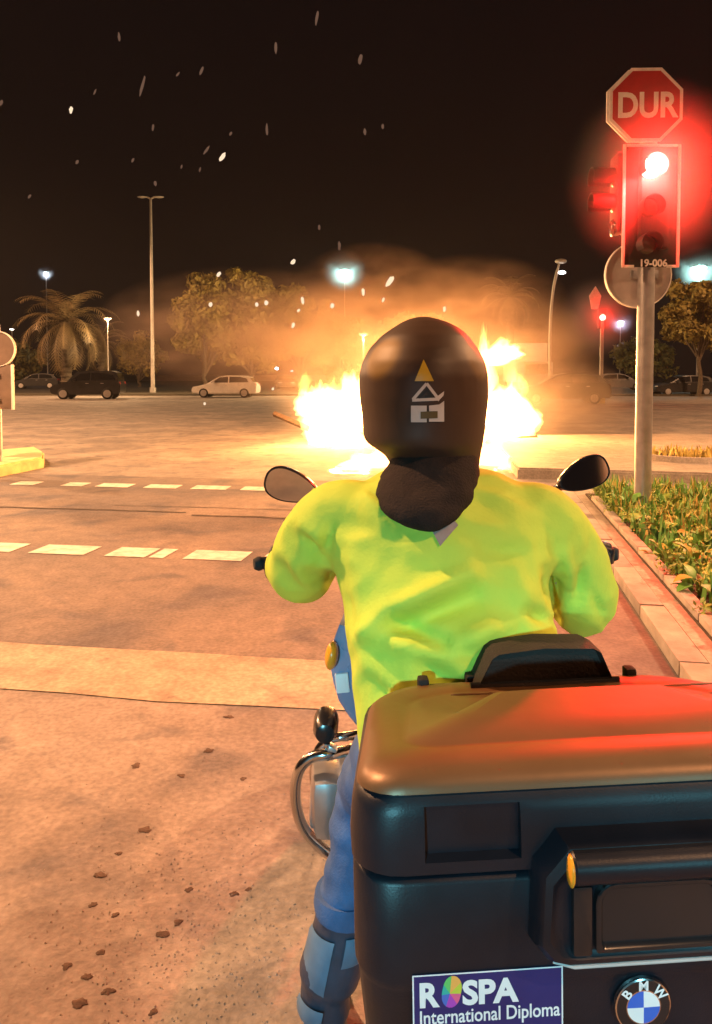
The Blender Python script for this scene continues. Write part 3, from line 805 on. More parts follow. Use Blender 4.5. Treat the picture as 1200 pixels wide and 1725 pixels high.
tag(obj('dry_grass', blades(inring, 260, .06, .20, .018, rnd, .6), MAT['leaf_dry'], t, smooth=False), kind='stuff')

# ================================================================== PLANTING BED
rnd = random.Random(11)
def leaf_bm(L, Wd):
    bm = NB(); n = 6; rows = []
    for i in range(n + 1):
        f = i / n; w = Wd * math.sin(math.pi * min(1, f * .93 + .05)) ** .7 * (1 - .25 * f)
        z = .35 * L * f - .42 * L * f * f
        rows.append([bm.verts.new((-w, f * L, z + w * .35)), bm.verts.new((0, f * L, z)), bm.verts.new((w, f * L, z + w * .35))])
    for i in range(n):
        for j in range(2): bm.faces.new((rows[i][j], rows[i][j + 1], rows[i + 1][j + 1], rows[i + 1][j]))
    return mesh_of(bm)
leafs = []
for mn in ('leaf_green', 'leaf_pale'):
    me = leaf_bm(.115, .044); me.materials.append(MAT[mn]); me.name = 'leaf'
    me.polygons.foreach_set('use_smooth', [True] * len(me.polygons)); leafs.append(me)
spots = []
for i in range(0, 52):
    s_ = LB0 + .12 + (i // 4) * .46 + rnd.uniform(-.1, .1); n_ = NB0 + .22 + (i % 4) * .36 + rnd.uniform(-.1, .1)
    if s_ < LB1 - .4: spots.append((s_, n_))
for i, (s_, n_) in enumerate(spots):
    p = kp(s_, n_, PZ + .02)
    if (Vector((p.x, p.y, 0)) - Vector((pb.x, pb.y, 0))).length < .3 and False: continue
    t = thing('leafy_plant', 'low leafy green plant, %s from the near end in the %s row of the bed' % (ORD[i // 4], ('edging', 'second', 'third', 'back')[i % 4]), 'plant', p, 'low leafy plants in the bed')
    hgt = rnd.uniform(.10, .22)
    bm = NB()
    nl = 11
    for k in range(nl):
        az = k * 2.399 + rnd.random() * .6; el = rnd.uniform(-.2, .9); zz = hgt * (.35 + .65 * k / nl); rr = rnd.uniform(.02, .12) * (1.2 - .6 * k / nl)
        base = p + Vector((math.cos(az) * rr, math.sin(az) * rr, zz))
        tube(bm, [p, p.lerp(base, .6) + Vector((0, 0, .02)), base], .004, 5)
        o = bpy.data.objects.new('leaf', leafs[(i + k) % 2]); COL.objects.link(o); o.parent = t
        o.location = base - p; o.rotation_euler = (el, rnd.uniform(-.3, .3), az - math.pi / 2); sc = rnd.uniform(.7, 1.25); o.scale = (sc, sc, sc)
    obj('stem', bm, MAT['leaf_pale'], t)
def inbed(r):
    s_ = LB0 + (LB1 - LB0) * (r.random() ** .55); n_ = NB0 + .1 + r.random() * 2.6
    return kp(s_, n_, PZ + .02)
me = blades(inbed, 3600, .10, .30, .016, rnd, .6)
tag(obj('undergrowth', me, MAT['leaf_green'], smooth=False), 'low green undergrowth filling the bed', 'ground cover', None, 'stuff')
cl = []
for k in range(150):
    s_ = LB0 + .1 + (LB1 - LB0 - .3) * rnd.random() ** .8; n_ = NB0 + .08 + rnd.random() * 2.2
    cl.append((kp(s_, n_, PZ + rnd.uniform(.07, .20)), rnd.uniform(.10, .2)))
tag(obj('shrub_foliage', leaf_mesh(cl, 22000, .020, rnd, .6), MAT['leaf_pale'], smooth=False), 'dense small leaved shrub filling the bed', 'ground cover', None, 'stuff')
def inback(r):
    s_ = LB1 - .2 - 2.6 * r.random() ** 1.4; n_ = NB0 + .12 + r.random() * 2.9; return kp(s_, n_, PZ + .02)
me = blades(inback, 1500, .10, .30, .012, rnd, .6)
tag(obj('dry_grass', me, MAT['leaf_dry'], smooth=False), 'tall dry yellow grass round the signal pole', 'grass', None, 'stuff')

# ================================================================== CLODS AND GRAVEL ON THE NEAR ROAD
for ci, (px, py, w) in enumerate(sorted(((245, 1398, 20), (169, 1475, 22), (157, 1524, 16), (195, 1541, 16), (275, 1575, 22), (230, 1290, 16), (305, 1307, 14), (352, 1265, 18), (168, 1605, 15), (112, 1628, 18), (148, 1645, 20), (182, 1670, 22), (135, 1690, 24), (300, 1555, 18), (318, 1500, 14), (258, 1705, 16), (200, 1438, 14), (395, 1505, 16), (410, 1312, 12), (385, 1208, 14), (420, 1498, 12)), key=lambda q: q[1])):
    g = G(px, py); dd = g.y; r_ = w * .36 / F * dd
    bm = NB(); vs = ellipsoid(bm, (g.x, g.y, r_ * .08), (r_ * 1.3, r_ * 1.1, r_ * .17), 3)
    for v in vs:
        q = noise.noise(v.co * 70 + Vector((px, 0, 0))) + .6 * noise.noise(v.co * 190); v.co += (v.co - Vector((g.x, g.y, r_ * .2))) * q * .75
    tag(obj('dirt_clod', bm, MAT['clod']), 'dark clod of dirt, %s counting from the concrete strip towards the lower edge' % ORD[ci], 'clod', 'dark clods on the near road')
rnd = random.Random(21); vs, fs = [], []
for _ in range(900):
    px, py = rnd.gauss(330, 130), rnd.gauss(1560, 150)
    if py < 1260 or px > 560 or px < -20: continue
    g = G(px, py); r_ = rnd.uniform(.002, .005)
    j = len(vs); a = rnd.random() * 6
    for k in range(4): vs.append(g + Vector((math.cos(a + k * 1.57) * r_ * rnd.uniform(.7, 1.2), math.sin(a + k * 1.57) * r_ * rnd.uniform(.7, 1.2), 0)))
    vs.append(g + Vector((0, 0, r_ * .9))); fs += [(j + k, j + (k + 1) % 4, j + 4) for k in range(4)]
me = bpy.data.meshes.new('gravel'); me.from_pydata(vs, [], fs)
tag(obj('gravel', me, MAT['paving'], smooth=False), 'fine loose gravel on the near road', 'gravel', None, 'stuff')

# ================================================================== FIRE
FC = Vector((1.55, 17.3, 0))
fire = thing('burning_barricade', 'blazing heap of burning tyres across the road behind the rider', 'fire', FC)
rnd = random.Random(3)
for k in range(9):
    c = FC + Vector((-2.0 + k * .42, rnd.uniform(-.3, .5), .22 + (.3 if k % 3 == 1 else 0)))
    bm = NB(); rt = Matrix.Rotation(rnd.uniform(-.5, .5), 3, 'X') @ Matrix.Rotation(rnd.uniform(0, 3), 3, 'Z')
    rings = []
    for i in range(20):
        a = 2 * math.pi * i / 20
        rings.append([c + rt @ Vector((math.cos(a) * (.28 + .11 * math.cos(b_)), math.sin(a) * (.28 + .11 * math.cos(b_)), .11 * math.sin(b_))) for b_ in (2 * math.pi * q / 8 for q in range(8))])
    loft(bm, rings + [rings[0]], False); obj('tyre', bm, MAT['char'], fire)
for (a, b) in (((462, 697, 17.5), (520, 722, 17.0)), ((820, 752, 16.5), (905, 738, 17.0)), ((600, 730, 17), (700, 690, 17.5))):
    pa, pb_ = P(*a), P(*b); pa.z = max(pa.z, .1); pb_.z = max(pb_.z, .06)
    bm = NB(); tube(bm, [pa, pb_], .07, 4); obj('plank', bm, MAT['charred_wood'], fire, ang=20)

MF = vol('flame_body', emis=(1.0, .42, .12), es=16.0)
def flame(c, rx, rz, ry=None, seed=0, lean=0.0, mat=None, tall=1.0):
    """one tongue: a bulb that draws out to a ragged licking tip, glowing right through"""
    bm = NB(); vs = ellipsoid(bm, (0, 0, 0), (1, 1, 1), 4)
    for v in vs:
        z = v.co.z; f = (z + 1) / 2
        q = 1.0 - .55 * max(0, f - .45) / .55
        n1 = noise.noise(Vector((v.co.x * 1.6 + seed * 3.1, v.co.y * 1.6, z * 1.3)))
        n2 = noise.noise(Vector((v.co.x * 4 + seed, v.co.y * 4, z * 2.2 + seed)))
        n3 = noise.noise(Vector((v.co.x * 7 + seed, v.co.y * 7, z * 3.1 - seed))); k = q * (1 + .45 * n1 + .34 * n2 + .26 * n3 * f)
        v.co.x *= k; v.co.y *= k
        v.co.z = z * (1 + .25 * n1 * f + (.75 * max(0, n2) + .5 * max(0, n3)) * f)
        v.co.x += lean * f * f
        v.co = Vector((c[0] + v.co.x * rx, c[1] + v.co.y * (ry or rx), max(.02, c[2] + v.co.z * rz)))
    obj('flame', bm, mat or MF, fire)
def fl(px, py, wpx, hpx, d, seed, lean=0.0, mat=None):
    p = P(px, py, d); flame((p.x, d, p.z), wpx / F * d / 2, hpx / F * d / 2, None, seed, lean, mat)
fl(562, 700, 120, 88, 17.3, 1, -.3); fl(532, 684, 66, 46, 17.0, 2, -.6); fl(590, 690, 90, 80, 17.2, 21); fl(556, 735, 80, 44, 16.8, 22); fl(600, 700, 110, 130, 17.5, 3)
fl(590, 740, 90, 40, 16.2, 4); fl(660, 690, 130, 170, 17.6, 5); fl(720, 690, 140, 180, 17.8, 6); fl(780, 690, 120, 170, 17.5, 7)
fl(845, 696, 105, 84, 17.3, 8, .1); fl(880, 710, 62, 52, 17.0, 9, .3); fl(862, 684, 60, 60, 17.2, 23); fl(850, 595, 56, 26, 17.5, 24, .6); fl(838, 735, 70, 40, 16.4, 10)
fl(835, 596, 62, 42, 17.6, 11, .5); fl(815, 620, 40, 110, 17.6, 12)
fl(618, 780, 84, 34, 12.8, 13, -.2); fl(648, 768, 56, 48, 13.1, 14); fl(588, 793, 60, 16, 12.4, 25); fl(832, 768, 56, 62, 13.0, 15); fl(856, 790, 44, 28, 12.5, 16, .3); fl(740, 770, 160, 60, 13.6, 17)  # low glowing shapes added for the bright spill on the road
MF2 = vol('flame_tip', emis=(1.0, .36, .08), es=8.0)
rnd = random.Random(31)
for k in range(16):
    px = rnd.choice([rnd.uniform(510, 625), rnd.uniform(510, 625), rnd.uniform(815, 890)]); h = rnd.uniform(20, 42)
    fl(px, rnd.uniform(650, 700) - h * .3, rnd.uniform(14, 30), h, rnd.uniform(16.8, 17.6), 40 + k, rnd.uniform(-.7, .7), MF2)
for (x, y, z, w) in ((-.7, 16.6, 1.5, .28), (1.6, 17.2, 2.2, .44), (3.4, 16.8, 1.5, .28)):
    light('fire_light', 'POINT', (x, y, z), P_FIRE * w, (1.0, .39, .105), .35, fire)

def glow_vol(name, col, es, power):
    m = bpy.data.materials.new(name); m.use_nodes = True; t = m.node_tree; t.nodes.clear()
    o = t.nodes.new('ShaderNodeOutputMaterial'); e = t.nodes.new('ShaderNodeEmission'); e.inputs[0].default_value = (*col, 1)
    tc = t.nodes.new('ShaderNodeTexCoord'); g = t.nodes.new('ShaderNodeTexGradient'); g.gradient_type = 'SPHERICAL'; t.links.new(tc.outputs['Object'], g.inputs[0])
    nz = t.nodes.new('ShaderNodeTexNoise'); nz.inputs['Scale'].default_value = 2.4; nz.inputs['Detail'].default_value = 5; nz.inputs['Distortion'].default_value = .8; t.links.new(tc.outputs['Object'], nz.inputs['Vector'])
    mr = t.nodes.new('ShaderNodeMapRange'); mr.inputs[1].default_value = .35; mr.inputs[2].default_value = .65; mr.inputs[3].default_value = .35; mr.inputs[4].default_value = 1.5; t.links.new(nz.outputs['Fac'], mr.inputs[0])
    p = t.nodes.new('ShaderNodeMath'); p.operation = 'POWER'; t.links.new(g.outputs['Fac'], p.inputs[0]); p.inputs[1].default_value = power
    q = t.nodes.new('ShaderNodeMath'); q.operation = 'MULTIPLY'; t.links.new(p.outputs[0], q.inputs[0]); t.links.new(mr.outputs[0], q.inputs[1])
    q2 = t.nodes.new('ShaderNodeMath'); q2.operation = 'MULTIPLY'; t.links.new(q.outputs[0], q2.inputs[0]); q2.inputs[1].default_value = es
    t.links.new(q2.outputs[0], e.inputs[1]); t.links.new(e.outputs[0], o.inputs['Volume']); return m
GV = glow_vol('flame_glow', (1.0, .38, .10), 3.0, 2.1)  # added soft glow imitating camera glare round the flames
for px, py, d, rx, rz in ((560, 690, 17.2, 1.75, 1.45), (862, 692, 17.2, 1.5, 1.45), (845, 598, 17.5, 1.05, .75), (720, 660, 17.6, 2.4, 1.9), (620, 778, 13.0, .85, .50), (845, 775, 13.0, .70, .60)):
    bm = NB(); ellipsoid(bm, (0, 0, 0), (1, 1, 1), 3); o = obj('flame_glow', bm, GV); o.parent = fire
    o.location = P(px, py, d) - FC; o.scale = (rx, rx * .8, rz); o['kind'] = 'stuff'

# smoke lit by the fire
sm0, sm1, sm3 = soft_vol('high_smoke', (.85, .64, .50), .24, .9, .95), soft_vol('fire_smoke', (.85, .66, .54), .36, 1.1, .95), soft_vol('dark_smoke', (.50, .42, .36), .6, .9, .6)
for px, py, d, rx, ry, rz, m, lb in ((405, 560, 25, 5.0, 3.5, 2.2, sm0, 'orange lit smoke drifting over the white car left of the fire'),
        (550, 590, 21, 3.8, 3.0, 1.9, sm1, 'orange lit smoke between the white car and the helmet'),
        (700, 590, 20.5, 5.2, 3.2, 2.3, sm1, 'bright smoke rising behind the helmet'),
        (845, 605, 21, 2.9, 2.6, 1.9, sm1, 'orange lit smoke above the right flames'),
        (630, 505, 22, 2.6, 2.0, 1.7, sm0, 'thin smoke curling up left of the helmet top'),
        (800, 512, 22, 2.8, 2.0, 1.5, sm0, 'thin smoke curling up right of the helmet top'),
        (490, 530, 24, 3.0, 2.2, 1.6, sm0, 'thin smoke curling across the tallest tree'),
        (950, 680, 19, 1.9, 1.6, 1.2, sm3, 'brown smoke rolling low to the right of the flames')):
    puff(P(px, py, d), (rx, ry, rz), m, lb)

# haze over the whole junction
bm = NB(); add_box(bm, (0, 60, 9.5), (260, 160, 21)); tag(obj('haze', bm, vol('haze_air', (.9, .88, .86), .00026), smooth=False), 'thin night haze over the junction', 'haze', None, 'stuff')

# embers
EM = emit('ember_glow', (1.0, .76, .52), 1.1); EM2 = emit('ember_dim', (1.0, .55, .36), .15)
emb = [(120, 185, 12, 7, 1), (375, 264, 16, 9, 1), (240, 145, 34, 6, 0), (201, 62, 16, 5, 0), (340, 119, 14, 6, 0), (534, 30, 24, 6, 0), (607, 100, 18, 8, 0), (465, 80, 20, 6, 0), (450, 218, 20, 5, 0), (348, 253, 18, 5, 0), (130, 273, 8, 6, 0), (224, 270, 8, 5, 0), (258, 215, 12, 5, 0), (2, 173, 10, 7, 0), (615, 222, 12, 6, 0), (645, 213, 9, 5, 0), (389, 225, 7, 5, 0), (50, 331, 8, 5, 0), (262, 309, 9, 6, 0), (306, 281, 7, 4, 0), (337, 286, 8, 4, 0), (538, 383, 9, 5, 0), (572, 414, 16, 6, 0), (494, 441, 10, 8, 1), (510, 506, 14, 7, 1), (494, 548, 10, 7, 1), (612, 492, 13, 7, 1), (657, 474, 20, 10, 1), (355, 513, 8, 8, 1), (433, 513, 8, 7, 1), (449, 510, 9, 8, 1), (369, 462, 10, 7, 1), (646, 505, 9, 5, 1), (749, 521, 10, 6, 1), (503, 523, 7, 5, 1), (233, 528, 9, 6, 1), (300, 125, 9, 4, 0), (160, 155, 10, 4, 0), (560, 515, 9, 9, 1), (460, 655, 5, 5, 1), (345, 680, 5, 5, 1)]
LMK = (('the twin lamp mast', 255, 335), ('the tallest tree', 435, 440), ('the teal lamp', 581, 455), ('the white car', 385, 650), ('the helmet', 715, 535), ('the palm crown', 115, 500), ('the upper left corner', 0, 0), ('the middle of the top edge', 600, 0), ('the trees beside the teal lamp', 505, 480))
used_lb = set()
def ember_label(px, py, l, w, br):
    shape = 'thin' if l > 2.4 * w else ('round' if l < 1.3 * w else 'oval')
    for nm, lx, ly in sorted(LMK, key=lambda q: (q[1] - px) ** 2 + (q[2] - py) ** 2):
        dx, dy = px - lx, py - ly; dist = math.hypot(dx, dy)
        far = 'just' if dist < 45 else 'a little' if dist < 95 else 'well' if dist < 170 else 'far'
        vert = 'above' if dy < 0 else 'below'; hor = 'left of' if dx < 0 else 'right of'
        rel = vert if abs(dx) < abs(dy) * .45 else hor if abs(dy) < abs(dx) * .45 else vert + ' and ' + hor
        lb = '%s %s ember %s %s %s' % ('bright' if br else 'faint', shape, far, rel, nm)
        if lb not in used_lb: used_lb.add(lb); return lb
    return lb
rnd = random.Random(9)
for (px, py, l, w, br) in emb:
    d_ = rnd.uniform(9, 15); p = P(px, py, d_); hl, hw = l / 2 / F * d_, w / 2 / F * d_
    bm = NB(); vs = ellipsoid(bm, (0, 0, 0), (hw * .8, hw * .5, hl), 2)
    rt = Matrix.Rotation(R(rnd.uniform(-8, 40)), 3, 'Y')
    for v in vs: v.co = p + rt @ (v.co * (1 + .35 * noise.noise(v.co * 90 + p)))
    tag(obj('ember', bm, EM if br else EM2), ember_label(px, py, l, w, br), 'ember', ('bright' if br else 'faint') + ' embers in the night air')
#@@BIKE
# ================================================================== MOTORCYCLE
BM = Matrix.Translation((0.340, 0.80, 0)) @ Matrix.Rotation(R(3.5), 4, 'Z') @ Matrix.Rotation(R(-1.0), 4, 'Y')
BR = BM.to_3x3()
bike = thing('motorcycle', 'black touring motorcycle with a big top case, standing at the crossing', 'motorcycle', (0.34, 0.80, 0))
def B(x, y, z): return BM @ Vector((x, y, z))
BS = 1562.5
BI = BM.inverted()
def bpt(px, py):
    e = BI @ Vector((0, 0, H)); q = BI @ P(px, py, 1.0); dr = q - e; q = e - dr * (e.y / dr.y); return q
def bx(px, ref=1500): return bpt(px, ref).x
def bz(py, ref=1087): return bpt(ref, py).z

def rrect(hw, y0, y1, rr, rf, n=7, taper=0.0):
    """rounded box outline seen from above: rear corners rr, front corners rf"""
    o = []
    for cx, cy, a0, r in ((hw - rr, y0 + rr, -90, rr), (hw - rf, y1 - rf, 0, rf), (-hw + rf, y1 - rf, 90, rf), (-hw + rr, y0 + rr, 180, rr)):
        for k in range(n):
            a = R(a0 + 90 * k / (n - 1)); o.append((cx + r * math.cos(a), cy + r * math.sin(a)))
    # extra points along the long sides keep the faces small
    o2 = []
    for i in range(len(o)):
        a, b = o[i], o[(i + 1) % len(o)]; o2.append(a)
        L = math.hypot(a[0] - b[0], a[1] - b[1])
        if L > .05:
            m = int(L / .035)
            for k in range(1, m): o2.append((a[0] + (b[0] - a[0]) * k / m, a[1] + (b[1] - a[1]) * k / m))
    return o2
OUT = rrect(1.0, 0, 1, .1, .1)
def ring(hw, y0, y1, z, slope=0.0, rr=.06, rf=.11, tap=.14, crown=0.0):
    o = []
    for x, y in rrect(hw, y0, y1, rr, rf):
        q = (y - y0) / (y1 - y0)
        o.append((x * (1 - tap * q), y, z - slope * max(0, y) + crown * (1 - (x / hw) ** 2)))
    return o
def lofted(rings, cap=True):
    bm = NB(); n0 = min(len(r) for r in rings)
    assert all(len(r) == n0 for r in rings), [len(r) for r in rings]
    loft(bm, [[B(*p) for p in r] for r in rings], cap); bmesh.ops.recalc_face_normals(bm, faces=bm.faces); return bm
# case body
HW, Y1 = .329, .43
DZ = -.012
# constant point count: build every ring from the same parametrisation
def rings_from(spec):
    base = rrect(HW, 0, Y1, .06, .12); o = []
    for (ins, z, slope, crown) in spec:
        r = []
        for x, y in base:
            q = y / Y1; xx = x * (1 - .17 * q); f = 1 - ins / HW
            cy = Y1 * .5; yy = cy + (y - cy) * (1 - ins / cy)
            r.append((xx * f, yy, z + DZ - slope * y + crown * (1 - (x / HW) ** 2)))
        o.append(r)
    return o
bm = lofted(rings_from([(.05, .84, 0, 0), (.03, .85, 0, 0), (.012, .90, 0, 0), (.004, .985, 0, 0), (.0025, .99, 0, 0), (.0, 1.0, 0, 0), (.0, 1.108, 0, 0), (.004, 1.114, 0, 0), (.012, 1.115, 0, 0), (.012, 1.124, .0, 0)]))
top_case = obj('top_case', bm, MAT['box_plastic'], bike, ang=50)
# lid: black skirt with two sunk panels
bm = lofted(rings_from([(.012, 1.117, .0, 0), (.003, 1.118, .0, 0), (-.002, 1.122, .02, 0), (-.003, 1.15, .06, 0), (.0, 1.185, .10, 0), (.004, 1.197, .13, 0), (.012, 1.207, .15, 0), (.03, 1.2105, .16, 0)]))
me = mesh_of(bm)
cut = NB()
for sx in (-1, 1):
    cxm = sx * abs((bx(715) + bx(880)) / 2); w = bx(880) - bx(715); z0, z1 = bz(1440), bz(1338)
    Q = [(-w / 2, z0), (w / 2, z0), (w / 2, z1), (-w / 2, z1)]
    a = [cut.verts.new(B(cxm + x * 1.0, -.03, z - .004)) for x, z in Q]
    b = [cut.verts.new(B(cxm + x * .97, .0085, z + (.010 if z < 1.15 else -.003))) for x, z in Q]
    for j in range(4): cut.faces.new((a[j], a[(j + 1) % 4], b[(j + 1) % 4], b[j]))
    cut.faces.new(a[::-1]); cut.faces.new(b)
bmesh.ops.recalc_face_normals(cut, faces=cut.faces)
co = bpy.data.objects.new('cut', mesh_of(cut)); COL.objects.link(co)
me = evaluated(me, [('BOOLEAN', dict(operation='DIFFERENCE', object=co, solver='EXACT'))])
bpy.data.objects.remove(co)
lid = obj('lid', me, MAT['box_plastic'], top_case, ang=35)
# silver cover over the lid, wrapping round its corners
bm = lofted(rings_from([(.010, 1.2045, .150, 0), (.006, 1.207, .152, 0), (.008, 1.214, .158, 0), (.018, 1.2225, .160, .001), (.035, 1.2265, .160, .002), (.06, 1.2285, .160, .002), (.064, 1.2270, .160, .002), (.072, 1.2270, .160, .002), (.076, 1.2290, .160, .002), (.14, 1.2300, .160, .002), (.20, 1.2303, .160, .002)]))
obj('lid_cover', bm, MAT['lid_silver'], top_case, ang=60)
for sx, y in ((-.185, .418), (-.105, .424), (.165, .424), (.085, .424)):
    bm = NB(); add_box(bm, B(sx, y - .006, 1.142), (.018, .022, .024), BR, .005); obj('hinge_tab', bm, MAT['pad_black'], top_case)
# thin raised lines across the cover
for (xa, ya, xb, yb_) in ((-.19, .10, -.07, .20), (-.16, .30, -.06, .30), (.08, .30, .25, .30), (.02, .12, .24, .06), (.20, .22, .29, .18)):
    n = 8; bm = NB()
    pa = []
    for k in range(n + 1):
        x = xa + (xb - xa) * k / n; y = ya + (yb_ - ya) * k / n; pa.append(B(x, y, 1.2315 + DZ - .16 * y + .001))
    tube(bm, pa, [.0008] + [.0018] * (n - 1) + [.0008], 6); obj('rib', bm, MAT['lid_silver'], top_case)
# backrest pad on the lid's front
p0 = []
bm = NB()
def pad_ring(y, s, dz=0):
    pts = [(-.128, 0), (-.122, .018), (-.092, .078), (-.080, .086), (0, .094), (.085, .090), (.098, .082), (.124, .02), (.130, 0)]
    return [B(.008 + x * s * .95, y, 1.122 + dz + z * s * .92) for x, z in pts]
loft(bm, [pad_ring(.385, .93, .004), pad_ring(.375, .99), pad_ring(.385, 1.0), pad_ring(.43, 1.0), pad_ring(.445, .96, .002)])
bmesh.ops.recalc_face_normals(bm, faces=bm.faces)
bp_ = obj('backrest_pad', bm, MAT['pad_black'], bike, ang=60)
bm = NB(); tube(bm, [B(-.122 + .008, .378, 1.150), B(.008, .374, 1.151), B(.122 + .008, .378, 1.150)], .006, 8); obj('piping', bm, MAT['gloss_black'], bp_)

# latch: housing, barrel handle, paddle
LZ0, LZ1 = bz(1590), bz(1388)
def latch_poly(s=0.0):
    w = .130 - s; b0, b1 = LZ0 + s, LZ1 - s
    return [(-w, b0 + .022), (-w + .014, b0 + .004), (-w + .03, b0), (w - .03, b0), (w - .014, b0 + .004), (w, b0 + .022), (w - .004, b1 - .03), (w - .03, b1), (-w + .03, b1), (-w + .004, b1 - .03)]
bm = NB(); XZ = lambda y: BM @ Matrix(((1, 0, 0, 0), (0, 0, -1, y), (0, 1, 0, 0), (0, 0, 0, 1)))
loft(bm, [[XZ(.02) @ Vector((x, z, 0)) for x, z in latch_poly(-.006)], [XZ(-.018) @ Vector((x, z, 0)) for x, z in latch_poly(0)], [XZ(-.028) @ Vector((x, z, 0)) for x, z in latch_poly(.005)], [XZ(-.031) @ Vector((x, z, 0)) for x, z in latch_poly(.012)],
          [XZ(-.026) @ Vector((x, z, 0)) for x, z in latch_poly(.017)], [XZ(-.025) @ Vector((x, z, 0)) for x, z in latch_poly(.022)]])
bmesh.ops.recalc_face_normals(bm, faces=bm.faces)
latch = obj('latch', bm, MAT['box_plastic'], top_case, ang=35)
bm = NB(); tube(bm, [B(-.097, -.030, bz(1422)), B(-.093, -.030, bz(1422)), B(.093, -.030, bz(1422)), B(.097, -.030, bz(1422))], [.014, .0175, .0175, .014], 24); obj('handle_barrel', bm, MAT['box_plastic'], top_case)
bm = NB(); ellipsoid(bm, B(-.0965, -.034, bz(1424)), (.004, .013, .017), 3); obj('release_tab', bm, MAT['amber'], top_case)
def rr2(x0, x1, z0, z1, r, n=5):
    o = []
    for cx, cz, a0 in ((x1 - r, z1 - r, 0), (x0 + r, z1 - r, 90), (x0 + r, z0 + .004, 180), (x1 - r, z0 + .004, 270)):
        rr_ = r if cz > (z0 + z1) / 2 else .004
        cx2 = (x1 - rr_) if cx > (x0 + x1) / 2 else (x0 + rr_)
        for k in range(n): a = R(a0 + 90 * k / (n - 1)); o.append((cx2 + rr_ * math.cos(a), cz + rr_ * math.sin(a)))
    return o
x0, x1, z0, z1 = bx(985), bx(1190), bz(1560), bz(1447)
bm = NB()
po = lambda s, y: [XZ(y) @ Vector((x, z, 0)) for x, z in rr2(x0 + s, x1 - s, z0 + s, z1 - s, .022 - s)]
loft(bm, [po(0, -.024), po(0, -.034), po(.0015, -.0355), po(.005, -.0355), po(.0065, -.034), po(.008, -.030)], True)
bmesh.ops.recalc_face_normals(bm, faces=bm.faces); obj('paddle', bm, MAT['gloss_black'], latch, ang=30)
for xa, xb in ((bx(948), bx(980)), (-bx(980) , -bx(948) )):
    bm = NB(); add_box(bm, B((xa + xb) / 2, -.029, (bz(1452) + bz(1565)) / 2), (xb - xa, .010, bz(1452) - bz(1565)), BR, .004); obj('side_strip', bm, MAT['gloss_black'], latch)
bm = NB(); tube(bm, [B(-.112, -.021, LZ0 + .004), B(-.09, -.026, LZ0 + .001), B(.09, -.026, LZ0 + .001), B(.112, -.021, LZ0 + .004)], [.0015, .0022, .0022, .0015], 8); obj('edge_trim', bm, MAT['grey_paint'], latch)

# sticker
sx0, sx1, sz1, sz0 = bx(695, 1680), bx(948, 1680), bz(1634, 820), .880
SM = XZ(-.0012)
bm = NB()
def quad(bm, M, a, b, c, d, z, mi):
    f = bm.faces.new([bm.verts.new(M @ Vector((x, y, z))) for x, y in ((a, b), (c, b), (c, d), (a, d))]); f.material_index = mi
def border(bm, M, a, b, c, d, w, z, mi):
    quad(bm, M, a, b, c, b + w, z, mi); quad(bm, M, a, d - w, c, d, z, mi); quad(bm, M, a, b + w, a + w, d - w, z, mi); quad(bm, M, c - w, b + w, c, d - w, z, mi)
prism(bm, [(sx0, sz0), (sx1, sz0), (sx1, sz1), (sx0, sz1)], .0008, XZ(-.0003), 0)
border(bm, XZ(-.0011), sx0, sz0, sx1, sz1, .0016, .0003, 1)
def fit_text(bm, txt, xa, xb, zb, zt, off, mi, depth=.0014, hx=None):
    b2 = text_bm(txt, 1.0, off, 0.0, mi, 'LEFT')
    xs = [v.co.x for v in b2.verts]; ys = [v.co.y for v in b2.verts]
    ref = text_bm(hx or txt, 1.0, off, 0.0, mi, 'LEFT'); rys = [v.co.y for v in ref.verts]; ref.free()
    sxx = (xb - xa) / (max(xs) - min(xs)); szz = (zt - zb) / (max(rys) - 0)
    M = XZ(-depth) @ Matrix.Translation((xa - min(xs) * sxx, zb, 0)) @ Matrix.Diagonal((sxx, szz, 1, 1))
    merge(bm, b2, M)
TB = lambda px: bx(px, 1680)
TZ = lambda py: bz(py, 820)
fit_text(bm, 'R', TB(707), TB(741), TZ(1687), TZ(1647), .04, 1)
fit_text(bm, 'SPA', TB(779), TB(874), TZ(1687), TZ(1647), .04, 1)
fit_text(bm, 'International Diploma', TB(707), TB(943), TZ(1717), TZ(1694), .014, 1, hx='I')
fit_text(bm, 'in Occupational Health', bx(712), bx(940), bz(1748), bz(1730), .01, 1, hx='I') if False else None
leafcols = [(.10, .45, .12), (.02, .35, .30), (.05, .12, .45), (.35, .05, .40), (.65, .10, .22), (.45, .50, .05), (.75, .35, .08)]
mats = [MAT['navy'], MAT['sticker_white']]
cx_, cz_ = TB(761), TZ(1665); nl = 21
petal = []
for k, cc in enumerate(leafcols):
    m = pm('petal_print', cc, .4, 0, 0); mats.append(m)
for k in range(7):
    a0, a1 = R(90 + 360 * k / 7), R(90 + 360 * (k + 1) / 7); pts = []
    for q in range(5):
        a = a0 + (a1 - a0) * q / 4; r_ = .0155 * (1 + .18 * math.cos(2 * (a - R(75)))); pts.append((cx_ + r_ * math.cos(a) * .82, cz_ + r_ * math.sin(a)))
    f = bm.faces.new([bm.verts.new(XZ(-.0014) @ Vector((x, z, 0))) for x, z in pts + [(cx_ - .002, cz_ - .002)]]); f.material_index = 2 + k
obj('sticker', bm, mats, top_case, smooth=False)

